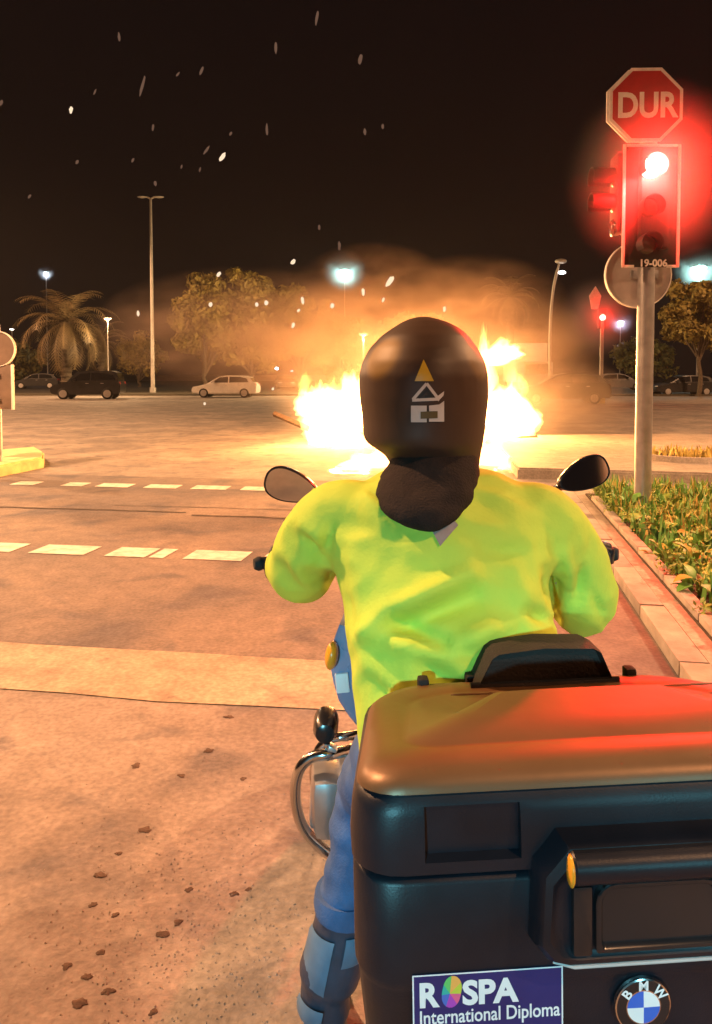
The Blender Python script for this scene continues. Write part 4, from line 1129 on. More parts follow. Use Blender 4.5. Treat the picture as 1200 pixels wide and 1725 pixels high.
# roundel
ex, ez, er = bx(1082, 1692), bz(1692, 1082), .0322
bm = NB()
def discf(bm, r0, r1, y0, y1, mi, n=48, a0=0, a1=360):
    A = [R(a0 + (a1 - a0) * k / n) for k in range(n + 1)]
    p = [[bm.verts.new(B(ex + r * math.cos(a), y, ez + r * math.sin(a))) for a in A] for r, y in ((r0, y0), (r1, y1))]
    for k in range(n):
        f = bm.faces.new((p[0][k], p[0][k + 1], p[1][k + 1], p[1][k])); f.material_index = mi
discf(bm, er, er * .985, 0.002, -.0025, 2); discf(bm, er * .985, er * .94, -.0025, -.0032, 2)
discf(bm, er * .94, er * .61, -.0031, -.0036, 1); discf(bm, er * .61, er * .575, -.0037, -.0038, 2)
for k, mi in ((0, 0), (1, 3), (2, 0), (3, 3)):
    discf(bm, er * .575, .0001, -.0039, -.0042, mi, 12, 90 * k, 90 * k + 90)
for ch, ang_, in (('B', 140), ('M', 90), ('W', 40)):
    b2 = text_bm(ch, .0155, .0004, 0.0, 0, 'CENTER')
    merge(bm, b2, XZ(-.0040) @ Matrix.Translation((ex, ez, 0)) @ Matrix.Rotation(R(ang_ - 90), 4, 'Z') @ Matrix.Translation((0, er * .77 - .0055, 0)))
bmesh.ops.recalc_face_normals(bm, faces=bm.faces)
obj('emblem', bm, [MAT['sticker_white'], MAT['gloss_black'], MAT['chrome'], MAT['emblem_blue']], top_case, ang=20)
bm = NB(); prism(bm, disc_poly(er * .99, 40, ex, ez), .002, XZ(-.0001), 0); obj('emblem_seat', bm, MAT['gloss_black'], top_case)

# running gear
def wheel(y, rr, tw, nm):
    c = B(0, y, rr); bm = NB(); rings = []
    for i in range(44):
        a = 2 * math.pi * i / 44
        rings.append([BM @ Vector((tw * math.cos(q), y + (rr - .065 + .065 * math.sin(q)) * math.cos(a), rr + (rr - .065 + .065 * math.sin(q)) * math.sin(a))) for q in (2 * math.pi * k / 12 for k in range(12))])
    loft(bm, rings + [rings[0]], False); w = obj(nm, bm, MAT['rubber'], bike)
    bm = NB(); rings = []
    for i in range(44):
        a = 2 * math.pi * i / 44; r_ = rr - .115
        rings.append([BM @ Vector((x, y + r2 * math.cos(a), rr + r2 * math.sin(a))) for x, r2 in ((-tw * .7, r_), (tw * .7, r_), (tw * .7, r_ - .02), (-tw * .7, r_ - .02))])
    loft(bm, rings + [rings[0]], False); obj('rim', bm, MAT['aluminium'], w)
    bm = NB()
    for k in range(10):
        a = 2 * math.pi * k / 10; tube(bm, [B(0, y, rr), B(0, y + (rr - .12) * math.cos(a), rr + (rr - .12) * math.sin(a))], [.014, .01], 6)
    tube(bm, [B(-.09, y, rr), B(.09, y, rr)], .045, 16); obj('spokes', bm, MAT['aluminium'], w)
wheel(.42, .33, .085, 'wheel'); wheel(1.93, .34, .06, 'wheel')
bm = NB(); tube(bm, [B(.09, .42, .33), B(.10, .85, .42)], [.04, .06], 10); tube(bm, [B(-.09, .42, .33), B(-.10, .85, .42)], [.03, .04], 10); obj('swingarm', bm, MAT['grey_paint'], bike)
bm = NB(); add_box(bm, B(0, 1.12, .46), (.30, .52, .40), BR, .06); eng = obj('engine', bm, MAT['grey_paint'], bike)
for sx in (-1, 1):
    bm = NB(); tube(bm, [B(sx * .14, 1.27, .47), B(sx * .30, 1.27, .47)], [.10, .10], 16)
    for k in range(6): tube(bm, [B(sx * (.16 + .02 * k), 1.27, .47), B(sx * (.168 + .02 * k), 1.27, .47)], .125, 16)
    cyl = obj('cylinder', bm, MAT['aluminium'], bike)
    bm = NB(); add_box(bm, B(sx * .335, 1.27, .47), (.09, .20, .17), BR, .035); obj('valve_cover', bm, MAT['aluminium'], cyl)
# tank, seat, subframe, fairing
def body_loft(secs, name, m, par=bike):
    bm = NB(); rings = []
    for y, hw, z0, z1 in secs:
        cz = (z0 + z1) / 2; hz = (z1 - z0) / 2
        rings.append([B(hw * math.copysign(abs(math.cos(a)) ** .7, math.cos(a)), y, cz + hz * math.copysign(abs(math.sin(a)) ** .7, math.sin(a))) for a in (2 * math.pi * k / 20 for k in range(20))])
    loft(bm, rings); bmesh.ops.recalc_face_normals(bm, faces=bm.faces); return obj(name, bm, m, par, ang=60)
body_loft([(.82, .10, .80, .90), (.92, .17, .76, 1.0), (1.10, .21, .72, 1.06), (1.30, .20, .72, 1.06), (1.42, .12, .78, 1.0)], 'fuel_tank', MAT['gloss_black'])
body_loft([(-.02, .10, .76, .82), (.10, .16, .75, .84), (.45, .17, .76, .88), (.70, .15, .77, .87), (.84, .10, .79, .88)], 'seat', MAT['black_leather'])
body_loft([(-.02, .06, .68, .75), (.2, .09, .66, .77), (.6, .11, .6, .78), (.9, .12, .5, .8)], 'tail', MAT['gloss_black'])
body_loft([(1.40, .17, .72, 1.12), (1.58, .20, .78, 1.16), (1.78, .14, .82, 1.10), (1.90, .06, .84, .98)], 'front_cowl', MAT['gloss_black'])
bm = NB(); n = 10; A = []
for k in range(n + 1):
    a = R(-60 + 120 * k / n); A.append((.19 * math.sin(a), 1.55 + .14 * math.cos(a)))
loft(bm, [[B(x * 1.0, y, 1.10) for x, y in A], [B(x * .95, y - .06, 1.22) for x, y in A], [B(x * .75, y - .10, 1.30) for x, y in A]], False, closed=False)
obj('windscreen', bm, MAT['car_glass'], bike)
bm = NB(); add_box(bm, B(0, 1.90, .93), (.22, .06, .12), BR, .03); obj('headlight', bm, MAT['chrome'], bike)
for sx in (-1, 1):
    bm = NB(); tube(bm, [B(sx * .085, 1.93, .34), B(sx * .09, 1.72, .80), B(sx * .09, 1.62, 1.05)], [.03, .03, .027], 10); obj('fork_leg', bm, MAT['grey_paint'], bike)
bm = NB(); rings = []
for k in range(13):
    a = R(10 + 130 * k / 12); rings.append([B(x, 1.93 + (.37 + dz) * math.cos(a), .34 + (.37 + dz) * math.sin(a)) for x, dz in ((-.08, -.03), (-.06, .005), (0, .015), (.06, .005), (.08, -.03))])
loft(bm, rings, False, closed=False); obj('mudguard', bm, MAT['gloss_black'], bike)
bm = NB(); add_box(bm, B(0, .24, .815), (.30, .40, .03), BR, .01); obj('case_rack', bm, MAT['grey_paint'], bike)
bm = NB(); add_box(bm, B(0, -.02, .70), (.20, .04, .07), BR, .015); obj('tail_light', bm, MAT['sign_red'], bike)
bm = NB(); add_box(bm, B(0, -.05, .56), (.20, .012, .16), BR, .003); obj('number_plate', bm, MAT['white_paint'], bike)
bm = NB(); tube(bm, curve_pts([B(.12, 1.2, .30), B(.17, .9, .30), B(.20, .5, .40), B(.21, .15, .46)], 5), [.03] * 8 + [.055] * 8, 14); obj('exhaust', bm, MAT['chrome'], bike)

# left shroud with its amber indicator, fog lamp and crash bar (seen left of the rider)
dS = 1.85
sh_ = [(572, 1052), (560, 1085), (556, 1118), (562, 1150), (571, 1180), (588, 1206), (604, 1225), (622, 1225), (622, 1052)]
bm = NB(); loft(bm, [[P(px + 6, py + (2 if py > 1150 else -2), dS - .012) for px, py in [((x - 590) * .9 + 590, (y - 1140) * .95 + 1140) for x, y in sh_]], [P(px, py, dS) for px, py in sh_], [P(px, py, dS) + Vector((.03, .22, .01)) for px, py in sh_], [P(px, py, dS) + Vector((.08, .36, .0)) for px, py in [((x - 590) * .7 + 590, (y - 1140) * .7 + 1140) for x, y in sh_]]])
bmesh.ops.recalc_face_normals(bm, faces=bm.faces); shroud = obj('tank_shroud', bm, MAT['fairing_blue'], bike, ang=50)
bm = NB(); ellipsoid(bm, P(559, 1104, dS - .02), (.017, .03, .036), 3, Matrix.Rotation(R(8), 3, 'Y')); obj('indicator', bm, MAT['amber'], shroud)
bm = NB(); add_box(bm, P(577, 1150, dS - .014), (.034, .012, .05), Matrix.Rotation(R(-6), 3, 'Y'), .004); obj('shroud_panel', bm, MAT['sticker_white'], shroud)
dF = 2.02
bm = NB(); c = P(549, 1224, dF); tube(bm, [c + Vector((0, -.05, .0)), c + Vector((0, -.045, 0)), c + Vector((0, -.02, 0)), c + Vector((0, .04, 0)), c + Vector((0, .055, 0))], [.014, .026, .034, .036, .034], 24); fog = obj('fog_lamp', bm, MAT['gloss_black'], bike)
bm = NB(); ellipsoid(bm, c + Vector((0, .056, 0)), (.031, .01, .031), 2); obj('lens', bm, MAT['chrome'], fog)
for q, (dx, dz, w) in enumerate(((.004, -.045, .018), (.018, -.055, .026), (.006, -.072, .016))):
    bm = NB(); add_box(bm, c + Vector((dx, -.01 - .006 * q, dz)), (w, .03, w * .8), Matrix.Rotation(R(30 * q), 3, 'Y'), .005); obj('clamp', bm, MAT['chrome' if q != 1 else 'aluminium'], fog)
dC = 2.0
loop = curve_pts([P(600, 1262, dC + .05), P(560, 1270, dC), P(525, 1276, dC), P(503, 1300, dC), P(498, 1345, dC), P(508, 1388, dC), P(530, 1418, dC), P(560, 1440, dC), P(610, 1455, dC + .05)], 6)
bm = NB(); tube(bm, loop, .0155, 14); obj('crash_bar', bm, MAT['chrome'], bike)
loop2 = [p + Vector((.045, .10, 0)) for p in loop]
bm = NB(); tube(bm, loop2, .013, 12); obj('crash_bar', bm, MAT['chrome'], bike)
bm = NB(); add_box(bm, P(545, 1345, dC + .05), (.075, .10, .13), Matrix.Rotation(R(3), 3, 'Y'), .02); obj('cylinder_guard', bm, MAT['aluminium'], bike)
bm = NB(); add_box(bm, P(546, 1352, dC - .03), (.040, .03, .055), None, .006); obj('guard_plate', bm, MAT['sticker_white'], bike)

# handlebar, grips, levers, mirrors
GL, GR = P(440, 949, 1.95), P(1030, 933, 1.90)
mid = P(738, 915, 2.12)
bm = NB(); tube(bm, curve_pts([GL + Vector((.02, 0, 0)), GL.lerp(mid, .35), mid + Vector((-.12, 0, -.03)), mid + Vector((.12, 0, -.03)), GR.lerp(mid, .35), GR + Vector((-.02, 0, 0))], 5), .012, 12); hb = obj('handlebar', bm, MAT['gloss_black'], bike)
for g, sg in ((GL, 1), (GR, -1)):
    e = g.lerp(mid, .26)
    bm = NB(); tube(bm, [g - (e - g) * .14, g - (e - g) * .06, g, g + (e - g) * .02, e], [.014, .019, .0185, .0165, .0165], 14); obj('grip', bm, MAT['rubber'], bike)
    dr = (e - g).normalized()
    bm = NB(); tube(bm, [e + Vector((sg * .03, .04, .0)), e + Vector((0, .07, 0)), g + dr * .01 + Vector((0, .075, -.01)), g + Vector((0, .08, -.012)) - dr * .012], [.009, .009, .007, .009], 8); obj('lever', bm, MAT['aluminium'], bike)
# right hand guard / brake reservoir showing past the sleeve
bm = NB(); tube(bm, curve_pts([P(958, 880, 1.90), P(975, 900, 1.88), P(1000, 922, 1.86), P(1024, 930, 1.86)], 5), [.02] * 5 + [.017] * 6 + [.024] * 5, 12); obj('hand_guard', bm, MAT['gloss_black'], bike)
bm = NB(); c = P(1018, 934, 1.86); tube(bm, [c + Vector((0, 0, -.02)), c + Vector((0, 0, .012)), c + Vector((0, 0, .018))], [.024, .025, .021], 18); obj('brake_reservoir', bm, MAT['gloss_black'], bike)

def mirror(cpx, cpy, d, hwp, hhp, rot, yaw, pitch, stalk, label):
    c = P(cpx, cpy, d); s = d / F; Mm = Matrix.Translation(c) @ Matrix.Rotation(yaw, 4, 'Z') @ Matrix.Rotation(pitch, 4, 'X') @ UPRIGHT @ Matrix.Rotation(rot, 4, 'Z')
    def out(f, z, e=.8): return [Mm @ Vector((hwp * s * f * (math.cos(a) * (1 + .0)), hhp * s * f * math.copysign(abs(math.sin(a)) ** e, math.sin(a)) * (1 - .30 * math.cos(a) * stalk[0]), z)) for a in (2 * math.pi * k / 36 for k in range(36))]
    bm = NB(); loft(bm, [out(.45, -.045), out(.80, -.036), out(.97, -.018), out(1.0, 0), out(.985, .004), out(.93, .004), out(.92, .001)]); bmesh.ops.recalc_face_normals(bm, faces=bm.faces)
    mo = obj('mirror', bm, MAT['gloss_black'], bike, ang=50)
    bm = NB(); vs = [bm.verts.new(p) for p in out(.918, .0025)]; bm.faces.new(vs); bmesh.ops.recalc_face_normals(bm, faces=bm.faces)
    obj('mirror_glass', bm, MAT['glass_mirror'], mo, smooth=False)
    bm = NB(); tube(bm, curve_pts([c + Vector((0, .03, 0))] + stalk[1], 5), [.014] * 5 + [.010] * (5 * (len(stalk[1]) - 1) + 1), 10); obj('stalk', bm, MAT['gloss_black'], mo)
mirror(491, 820, 1.98, 48, 28, R(-17), R(-7), R(7), (1, [P(535, 836, 2.0), P(560, 850, 2.02), P(610, 905, 2.08)]), 'left')
mirror(984, 800, 1.94, 48, 26, R(22), R(9), R(-9), (-1, [P(940, 822, 1.96), P(918, 838, 2.0), P(870, 905, 2.06)]), 'right')

# ================================================================== RIDER
rider = thing('person', 'rider in a lime green jacket and black helmet astride the motorcycle', 'person', (.17, 1.38, 0))
def px_ring(pl, pr, y, d, ry, n=40, e=.85, dy=0):
    a_, b_ = P(pl, y, d), P(pr, y, d); c = (a_ + b_) / 2; rx = (b_.x - a_.x) / 2
    return [Vector((c.x + rx * math.copysign(abs(math.cos(t)) ** e, math.cos(t)), d + dy + ry * math.copysign(abs(math.sin(t)) ** e, math.sin(t)), c.z)) for t in (2 * math.pi * k / n for k in range(n))]
# --- body: one continuous surface
LH, LK, LA, LT = Vector((.12, 1.40, .93)), Vector((.030, 1.70, .66)), Vector((-.072, 1.72, .13)), Vector((-.095, 1.93, .05))
RH, RK, RA, RT = Vector((.29, 1.38, .93)), Vector((.50, 1.72, .68)), Vector((.53, 1.74, .13)), Vector((.56, 1.95, .05))
LSh, LE, LW = P(572, 880, 1.47), P(510, 956, 1.62), P(478, 955, 1.86)
RSh, RE, RW = P(908, 886, 1.47), P(980, 1008, 1.60), P(990, 950, 1.80)
bm = NB()
loft(bm, [px_ring(640, 880, 1240, 1.37, .11), px_ring(630, 880, 1150, 1.38, .11), px_ring(610, 890, 1040, 1.41, .12), px_ring(595, 895, 930, 1.46, .115), px_ring(610, 880, 870, 1.48, .09), px_ring(680, 780, 835, 1.50, .05)])
tube(bm, [P(728, 850, 1.48), P(722, 740, 1.50)], [.062, .058], 14)
hc = P(715, 650, 1.50)
ellipsoid(bm, hc + Vector((0, .015, -.01)), (.078, .098, .115), 3)
ellipsoid(bm, hc + Vector((0, .115, -.02)), (.012, .018, .022), 2); ellipsoid(bm, hc + Vector((0, .085, -.085)), (.045, .035, .03), 2)
for sx in (-1, 1): ellipsoid(bm, hc + Vector((sx * .078, .0, -.01)), (.012, .02, .032), 2)
for a, b, c in ((LSh, LE, LW), (RSh, RE, RW)):
    tube(bm, curve_pts([P(735, 900, 1.47).lerp(a, .7), a, a.lerp(b, .5), b, b.lerp(c, .5), c], 3), [.055] * 4 + [.052] * 3 + [.046] * 3 + [.04] * 3 + [.038] * 2 + [.03], 12)
for a, b, c, tt in ((LH, LK, LA, LT), (RH, RK, RA, RT)):
    tube(bm, curve_pts([a, a.lerp(b, .5), b, b.lerp(c, .4), c], 3), [.088] * 3 + [.078] * 3 + [.058] * 3 + [.055] * 3 + [.038], 12)
    tube(bm, [c + Vector((0, -.04, -.05)), tt], [.04, .03], 10)
body = obj('body', fuse(bm, .014, 5), MAT['skin'], rider)
bm = NB()
for sx in (-1, 1): ellipsoid(bm, hc + Vector((sx * .032, .100, .0)), (.014, .010, .009), 2)
obj('eyes', bm, MAT['sticker_white'], body)

# --- jacket
bm = NB()
loft(bm, [px_ring(604, 930, 1290, 1.36, .15), px_ring(598, 934, 1180, 1.37, .165), px_ring(588, 934, 1100, 1.39, .17), px_ring(575, 930, 1020, 1.42, .175), px_ring(563, 928, 950, 1.45, .17), px_ring(560, 925, 890, 1.46, .155), px_ring(575, 915, 848, 1.47, .13), px_ring(612, 880, 815, 1.48, .10), px_ring(650, 830, 792, 1.49, .08)])
for a, b, c, sg in ((LSh, LE, LW, 1), (RSh, RE, RW, -1)):
    pth = curve_pts([P(735, 900, 1.46).lerp(a, .72), a, a.lerp(b, .5) + Vector((-.012 * sg, -.01, .012)), b, b.lerp(c, .5), c], 5); N = len(pth)
    rad = [float(np.interp(i / (N - 1), [0, .2, .4, .6, .72, .88, 1], [.082, .086, .078, .074 if sg > 0 else .080, .066, .058, .050])) for i in range(N)]
    tube(bm, pth, rad, 18)
me = fuse(bm, .009, 8)
# folds: each a soft ridge or crease between two points of the photograph
folds = [((655, 1030), (790, 965), .014, .020), ((640, 1062), (800, 1010), -.012, .018), ((575, 1090), (640, 1170), -.012, .018), ((640, 1070), (780, 1125), .010, .022), ((660, 1048), (745, 1080), -.014, .016), ((600, 1070), (650, 1050), .012, .02),
         ((555, 885), (545, 945), -.012, .012), ((510, 905), (535, 950), -.012, .010), ((590, 1100), (625, 1150), .012, .02), ((770, 1085), (850, 1050), .014, .022), ((925, 960), (935, 1020), -.014, .014), ((885, 1030), (935, 1045), -.012, .012), ((950, 930), (965, 985), .008, .012), ((985, 960), (975, 1010), -.008, .010), ((820, 930), (905, 925), -.006, .018), ((600, 860), (660, 890), .006, .016), ((640, 860), (612, 838), .010, .012),
         ((700, 1100), (760, 1150), -.008, .02), ((870, 960), (890, 1060), .008, .02), ((1000, 1000), (1020, 1050), -.006, .01), ((480, 930), (520, 985), .006, .012), ((560, 960), (590, 1060), -.007, .018)]
n = len(me.vertices); co = np.empty(n * 3, 'f'); no = np.empty(n * 3, 'f'); me.vertices.foreach_get('co', co); me.vertex_normals.foreach_get('vector', no)
co = co.reshape(-1, 3); no = no.reshape(-1, 3)
facing = np.clip(-no[:, 1] * 1.6 + .35, 0, 1); off = np.zeros(n)
for (a, b, amp, wd) in folds:
    A, Bv = np.array(P(*a, 1.3)), np.array(P(*b, 1.3)); 
    sc = 1.3 / np.maximum(co[:, 1], .5); qx, qz = co[:, 0] * sc, H + (co[:, 2] - H) * sc
    ab = np.array([Bv[0] - A[0], Bv[2] - A[2]]); L2 = (ab ** 2).sum()
    t_ = ((qx - A[0]) * ab[0] + (qz - A[2]) * ab[1]) / L2; tc_ = np.clip(t_, 0, 1)
    dd = np.hypot(qx - A[0] - tc_ * ab[0], qz - A[2] - tc_ * ab[1])
    tap = np.exp(-np.maximum(0, np.abs(t_ - .5) - .5) ** 2 * 8)
    off += 1.9 * amp * np.exp(-(dd / wd) ** 2) * (.45 + .55 * np.sin(np.pi * np.clip(tc_, .05, .95))) * tap
for i in range(n):
    v = Vector(co[i]); off[i] += .009 * noise.noise(v * 6 + Vector((0, 0, v.x * 6))) + .006 * (abs(noise.noise(v * 10 + Vector((3, v.z * 8, v.x * 5)))) * -2 + .5) + .0025 * noise.noise(v * 30)
co += no * (off * np.maximum(facing, .3))[:, None]
me.vertices.foreach_set('co', co.reshape(-1)); me.update()
jacket = obj('jacket', me, MAT['jacket'], rider, ang=0)
def bvh_of(o):
    r = world_m(root_of(o)); vs = [r @ v.co for v in o.data.vertices]
    return BVHTree.FromPolygons(vs, [list(p.vertices) for p in o.data.polygons])
def decal(name, polys, onto, mats, parent, lift=.0018, sub=.006):
    """flat print laid on a curved surface: pixel polygons dropped on to it along the line of sight"""
    tr = bvh_of(onto); bm = NB(); eye = Vector((0, 0, H))
    for poly, mi in polys:
        b2 = NB(); f = b2.faces.new([b2.verts.new((x * .001, y * .001, 0)) for x, y in poly]); bmesh.ops.triangulate(b2, faces=[f])
        for _ in range(6):
            es = [e for e in b2.edges if e.calc_length() > .006]
            if not es: break
            bmesh.ops.subdivide_edges(b2, edges=es, cuts=1); bmesh.ops.triangulate(b2, faces=b2.faces)
        for v in b2.verts:
            p = P(v.co.x * 1000, v.co.y * 1000, 1.0); dr = (p - eye).normalized(); h = tr.ray_cast(eye, dr)
            v.co = (h[0] + h[1] * (lift if h[1].dot(dr) < 0 else -lift)) if h[0] else p + dr * .5
        for f in b2.faces: f.material_index = mi
        bmesh.ops.recalc_face_normals(b2, faces=b2.faces)
        merge(bm, b2)
    return obj(name, bm, mats, parent)
decal('collar_label', [([(722, 884), (765, 878), (772, 886), (742, 921)], 0)], jacket, [pm('label_cloth', (.30, .20, .17), .8, 0, .2, 40)], jacket, .004)
# cuffs and hem
for c, b in ((LW, LE), (RW, RE)):
    dr = (c - b).normalized(); bm = NB(); tube(bm, [c - dr * .012, c + dr * .004, c + dr * .014], [.052, .050, .044], 16); obj('cuff', bm, MAT['black_cloth'], jacket)

# --- gloves on the grips: palm and four curled fingers and a thumb
def glove(g, sg):
    dr = (mid - g).normalized(); c = g + dr * .065; bm = NB()
    ellipsoid(bm, c + Vector((0, -.035, .012)), (.045, .038, .02), 3)
    tube(bm, [c + Vector((0, -.10, .005)), c + Vector((0, -.04, .01))], [.036, .034], 12)
    for k, L in enumerate((.85, 1.0, .95, .78)):
        o = c + dr * (-.033 + .022 * k); q = .016 * L
        tube(bm, curve_pts([o + Vector((0, -.015, .026)), o + Vector((0, .018, .030)), o + Vector((0, .036 * L, .008)), o + Vector((0, .030 * L, -.018)), o + Vector((0, .004, -.028))], 3), [.0115] * 6 + [.0100] * 6 + [.008], 8)
    tube(bm, curve_pts([c + dr * .03 + Vector((0, -.04, .004)), c + dr * .055 + Vector((0, -.012, -.014)), c + dr * .045 + Vector((0, .012, -.024))], 3), [.014] * 4 + [.011] * 3, 8)
    obj('glove', fuse(bm, .005, 3), MAT['black_leather'], rider)
glove(GL, 1); glove(GR, -1)

# --- trousers and boots
bm = NB()
loft(bm, [px_ring(625, 890, 1150, 1.37, .13), px_ring(615, 890, 1240, 1.37, .14), px_ring(640, 870, 1300, 1.38, .13)])
for a, b, c in ((LH, LK, LA), (RH, RK, RA)):
    e = b.lerp(c, .50)
    tube(bm, curve_pts([a, a.lerp(b, .5), b + Vector((-.0, .0, .01)), b.lerp(c, .25), e], 4), [.105] * 4 + [.086] * 4 + [.074] * 4 + [.070] * 4 + [.072], 18)
me = fuse(bm, .010, 5)
for v in me.vertices:
    v.co += v.normal * (.008 * noise.noise(v.co * 9 + Vector((0, 0, v.co.z * 14))) + .004 * noise.noise(v.co * 25))
tr_ = obj('trousers', me, MAT['denim'], rider, ang=0)
for a, b, c in ((LH, LK, LA), (RH, RK, RA)):
    e = b.lerp(c, .5); bm = NB(); tube(bm, [e + Vector((0, 0, .03)), e + Vector((0, 0, .0)), e + Vector((0, 0, -.02))], [.076, .080, .076], 20); obj('trouser_hem', bm, MAT['denim'], tr_)
for b, c, tt in ((LK, LA, LT), (RK, RA, RT)):
    e = b.lerp(c, .48); bm = NB()
    tube(bm, curve_pts([e, e.lerp(c, .4), c + Vector((0, -.005, .06)), c + Vector((0, .0, -.02))], 4), [.070] * 4 + [.074] * 4 + [.060] * 4 + [.054], 18)
    fw = (tt - c); fw.z = 0; fw.normalize()
    tube(bm, [c - fw * .075 + Vector((0, 0, -.075)), c - fw * .02 + Vector((0, 0, -.06)), c + fw * .10 + Vector((0, 0, -.075)), c + fw * .19 + Vector((0, 0, -.09))], [.045, .055, .050, .030], 16)
    bt = obj('boot', fuse(bm, .007, 5), MAT['boot'], rider, ang=0)
    bm = NB(); tube(bm, [c - fw * .085 + Vector((0, 0, -.112)), c + fw * .06 + Vector((0, 0, -.112)), c + fw * .20 + Vector((0, 0, -.112))], [.046, .052, .036], 16, flat=.32); obj('sole', bm, MAT['rubber'], bt)
    for (z0_, z1_, a0, a1) in ((-.06, -.19, 185, 255), (-.05, -.12, 275, 330), (-.23, -.28, 190, 260)):
        bm = NB(); rr_ = .0775; m_ = 8
        def sp(f, z, k): a = R(a0 + (a1 - a0) * k / m_); q = e.lerp(c, min(1, -z / max(.01, (e - c).length))); r3 = f * float(np.interp(-z, [0, .2, .34], [.0735, .078, .062])); return Vector((q.x + r3 * math.cos(a), q.y + r3 * math.sin(a), e.z + z))
        loft(bm, [[sp(.98, z0_, k) for k in range(m_ + 1)], [sp(1.045, z0_ - .012, k) for k in range(m_ + 1)], [sp(1.05, (z0_ + z1_) / 2, k) for k in range(m_ + 1)], [sp(1.045, z1_ + .012, k) for k in range(m_ + 1)], [sp(.98, z1_, k) for k in range(m_ + 1)]], False, closed=False)
        obj('boot_panel', bm, MAT['boot_panel'], bt)
    bm = NB(); tube(bm, [e + Vector((0, 0, -.0)), e + Vector((0, 0, -.012)), e + Vector((0, 0, -.03))], [.074, .079, .074], 20); obj('boot_collar', bm, MAT['rubber'], bt)

# --- neck warmer hanging on the back, helmet
bm = NB()
def nring(pl, pr, y, d, ry): return px_ring(pl, pr, y, d, ry, 32, 1.0)
loft(bm, [nring(662, 800, 735, 1.50, .09), nring(658, 806, 770, 1.48, .095), nring(644, 806, 800, 1.455, .105), nring(628, 801, 825, 1.42, .10), nring(632, 792, 848, 1.38, .075), nring(655, 775, 870, 1.345, .05), nring(690, 755, 886, 1.322, .025), nring(715, 735, 894, 1.31, .008)])
me = fuse(bm, .007, 6)
for v in me.vertices: v.co += v.normal * (.007 * noise.noise(Vector((v.co.x * 9 + v.co.z * 8, v.co.y * 8, v.co.z * 24))) + .0015 * noise.noise(v.co * 40))
obj('neck_warmer', me, MAT['black_cloth'], rider, ang=0)
prof = [(533, 704, 724), (537, 690, 740), (543, 676, 757), (552, 662, 774), (566, 642, 790), (588, 622, 806), (609, 611, 817), (632, 605, 822), (668, 606, 823), (706, 611, 819), (733, 612, 816), (745, 617, 814), (754, 630, 812), (768, 650, 810), (787, 660, 808), (792, 664, 803)]
rg = []
for i, (y, a, b) in enumerate(prof):
    w = (b - a) / 2 / F * 1.5; ry = w * 1.17
    rg.append(px_ring(a, b, y, 1.50, ry, 48, 1.0, .012))
bm = NB(); loft(bm, rg)
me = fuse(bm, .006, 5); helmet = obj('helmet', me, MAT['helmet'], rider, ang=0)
# visor, face opening rim on the far side
bm = NB(); loft(bm, [[hc + Vector((rr_ * 1.005 * math.sin(a), .012 + rr_ * 1.19 * math.cos(a), z)) for a in (R(-72 + 144 * k / 24) for k in range(25))] for z, rr_ in ((-.045, .130), (-.0, .131), (.05, .124), (.085, .108))], False, closed=False); obj('visor', bm, MAT['car_glass'], helmet)
# prints on the back of the shell
def seg(a, b, w):
    (x0, y0), (x1, y1) = a, b; L = math.hypot(x1 - x0, y1 - y0); nx, ny = -(y1 - y0) / L * w / 2, (x1 - x0) / L * w / 2
    return [(x0 + nx, y0 + ny), (x1 + nx, y1 + ny), (x1 - nx, y1 - ny), (x0 - nx, y0 - ny)]
hp = [([(714, 606), (731, 642), (699, 642)], 1)]
tri = [(721, 648), (740, 672), (699, 672)]
for a, b in (((696, 673), (719, 646)), ((719, 646), (737, 670)), ((695, 674), (740, 672))): hp.append((seg(a, b, 5), 0))
hp.append(([(736, 668), (748, 659), (747, 666), (738, 676)], 0))
hp += [(seg((706, 670), (721, 655), 4), 2), (seg((721, 656), (731, 669), 4), 2), (seg((716, 668), (730, 668), 4), 2)]
hp += [([(693, 683), (719, 683), (719, 711), (693, 711)], 0), ([(723, 683), (740, 681), (748, 675), (748, 710), (723, 710)], 0)]
decal('back_emblem', hp, helmet, [MAT['white_print'], MAT['yellow_print'], MAT['black_board']], helmet)
decal('emblem_mark', [([(709, 693), (737, 692), (737, 704), (709, 705)], 0)], helmet, [pm('olive_print', (.10, .07, .02), .5, 0, .1, 30)], helmet, .0028)
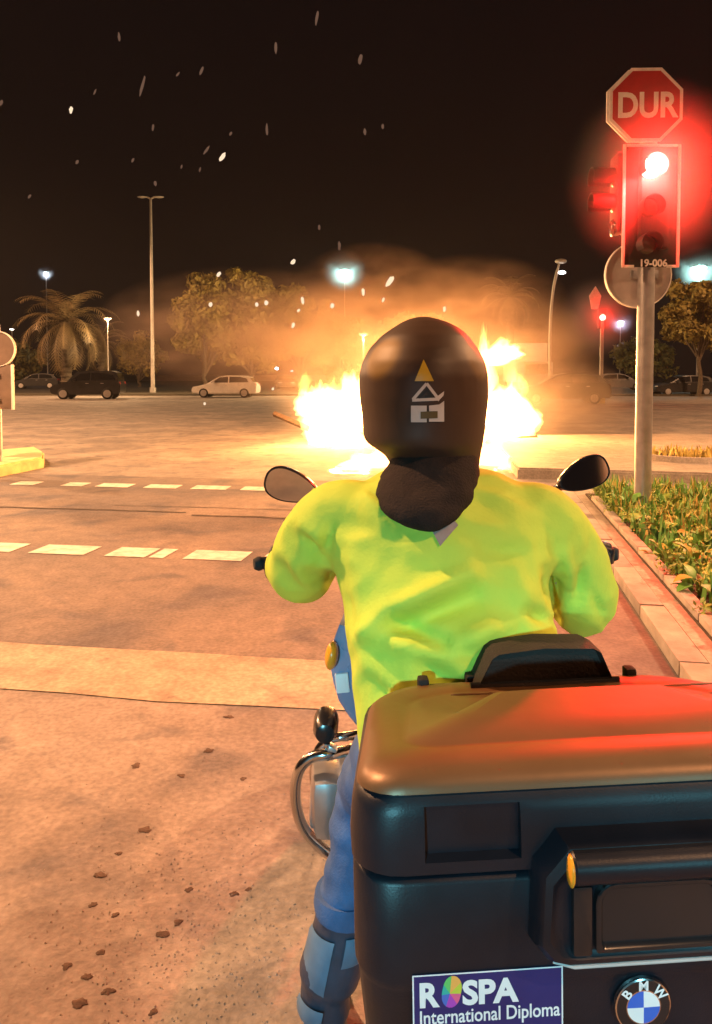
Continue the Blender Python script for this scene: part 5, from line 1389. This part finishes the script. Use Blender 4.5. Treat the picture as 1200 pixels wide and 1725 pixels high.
def colour_patch(mat, centre, rad, col):
    """soft-edged colour patch mixed into the shell round a centre"""
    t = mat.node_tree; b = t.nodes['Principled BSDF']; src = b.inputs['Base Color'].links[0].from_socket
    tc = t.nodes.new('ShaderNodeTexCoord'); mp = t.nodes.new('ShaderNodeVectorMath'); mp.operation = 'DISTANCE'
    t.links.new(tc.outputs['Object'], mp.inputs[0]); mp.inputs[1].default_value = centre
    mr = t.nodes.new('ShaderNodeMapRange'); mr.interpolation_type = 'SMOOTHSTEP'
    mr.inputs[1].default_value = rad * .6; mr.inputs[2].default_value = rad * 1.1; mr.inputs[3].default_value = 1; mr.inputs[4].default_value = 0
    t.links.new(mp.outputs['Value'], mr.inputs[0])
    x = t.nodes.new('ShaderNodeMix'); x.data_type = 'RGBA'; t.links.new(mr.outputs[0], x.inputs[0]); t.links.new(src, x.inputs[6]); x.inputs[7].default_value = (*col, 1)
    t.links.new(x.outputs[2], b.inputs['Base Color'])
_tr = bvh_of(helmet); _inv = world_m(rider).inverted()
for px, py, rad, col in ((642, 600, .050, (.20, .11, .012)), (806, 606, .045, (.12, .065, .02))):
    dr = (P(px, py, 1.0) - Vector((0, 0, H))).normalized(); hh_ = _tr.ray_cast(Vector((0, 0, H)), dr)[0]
    colour_patch(MAT['helmet'], _inv @ hh_, rad, col)
def strip_px(pts, w):
    o = []
    for i in range(len(pts) - 1): o.append((seg(pts[i], pts[i + 1], w), 0))
    return o
# two unseen fill lamps added behind to brighten the jacket and bike
for sx, lb, aim in ((-1.25, 'added white fill lamp behind the bike, on the kerbless side', (-.06, 1.4, .80)), (1.45, 'added white fill lamp behind the bike, on the pavement side', (.82, 1.8, .74))):
    hl = thing('fill_lamp', lb, 'fill_lamp', (sx, -3.1, 2.0))
    bm = NB(); tube(bm, [(sx, -3.30, 2.0), (sx, -3.25, 2.0), (sx, -3.14, 2.0), (sx, -3.10, 2.0)], [.04, .08, .10, .098], 20); obj('shell', bm, MAT['gloss_black'], hl)
    bm = NB(); ellipsoid(bm, (sx, -3.10, 2.0), (.085, .02, .085), 2); obj('lens', bm, MAT.get('fill_lamp_white') or emit('fill_lamp_white', (.72, .86, 1.0), 20), hl)
    light('fill_lamp_light', 'SPOT', (sx, -3.05, 2.0), P_FILL, (.26, .84, 1.0), .08, hl, aim, R(23), 1.0)
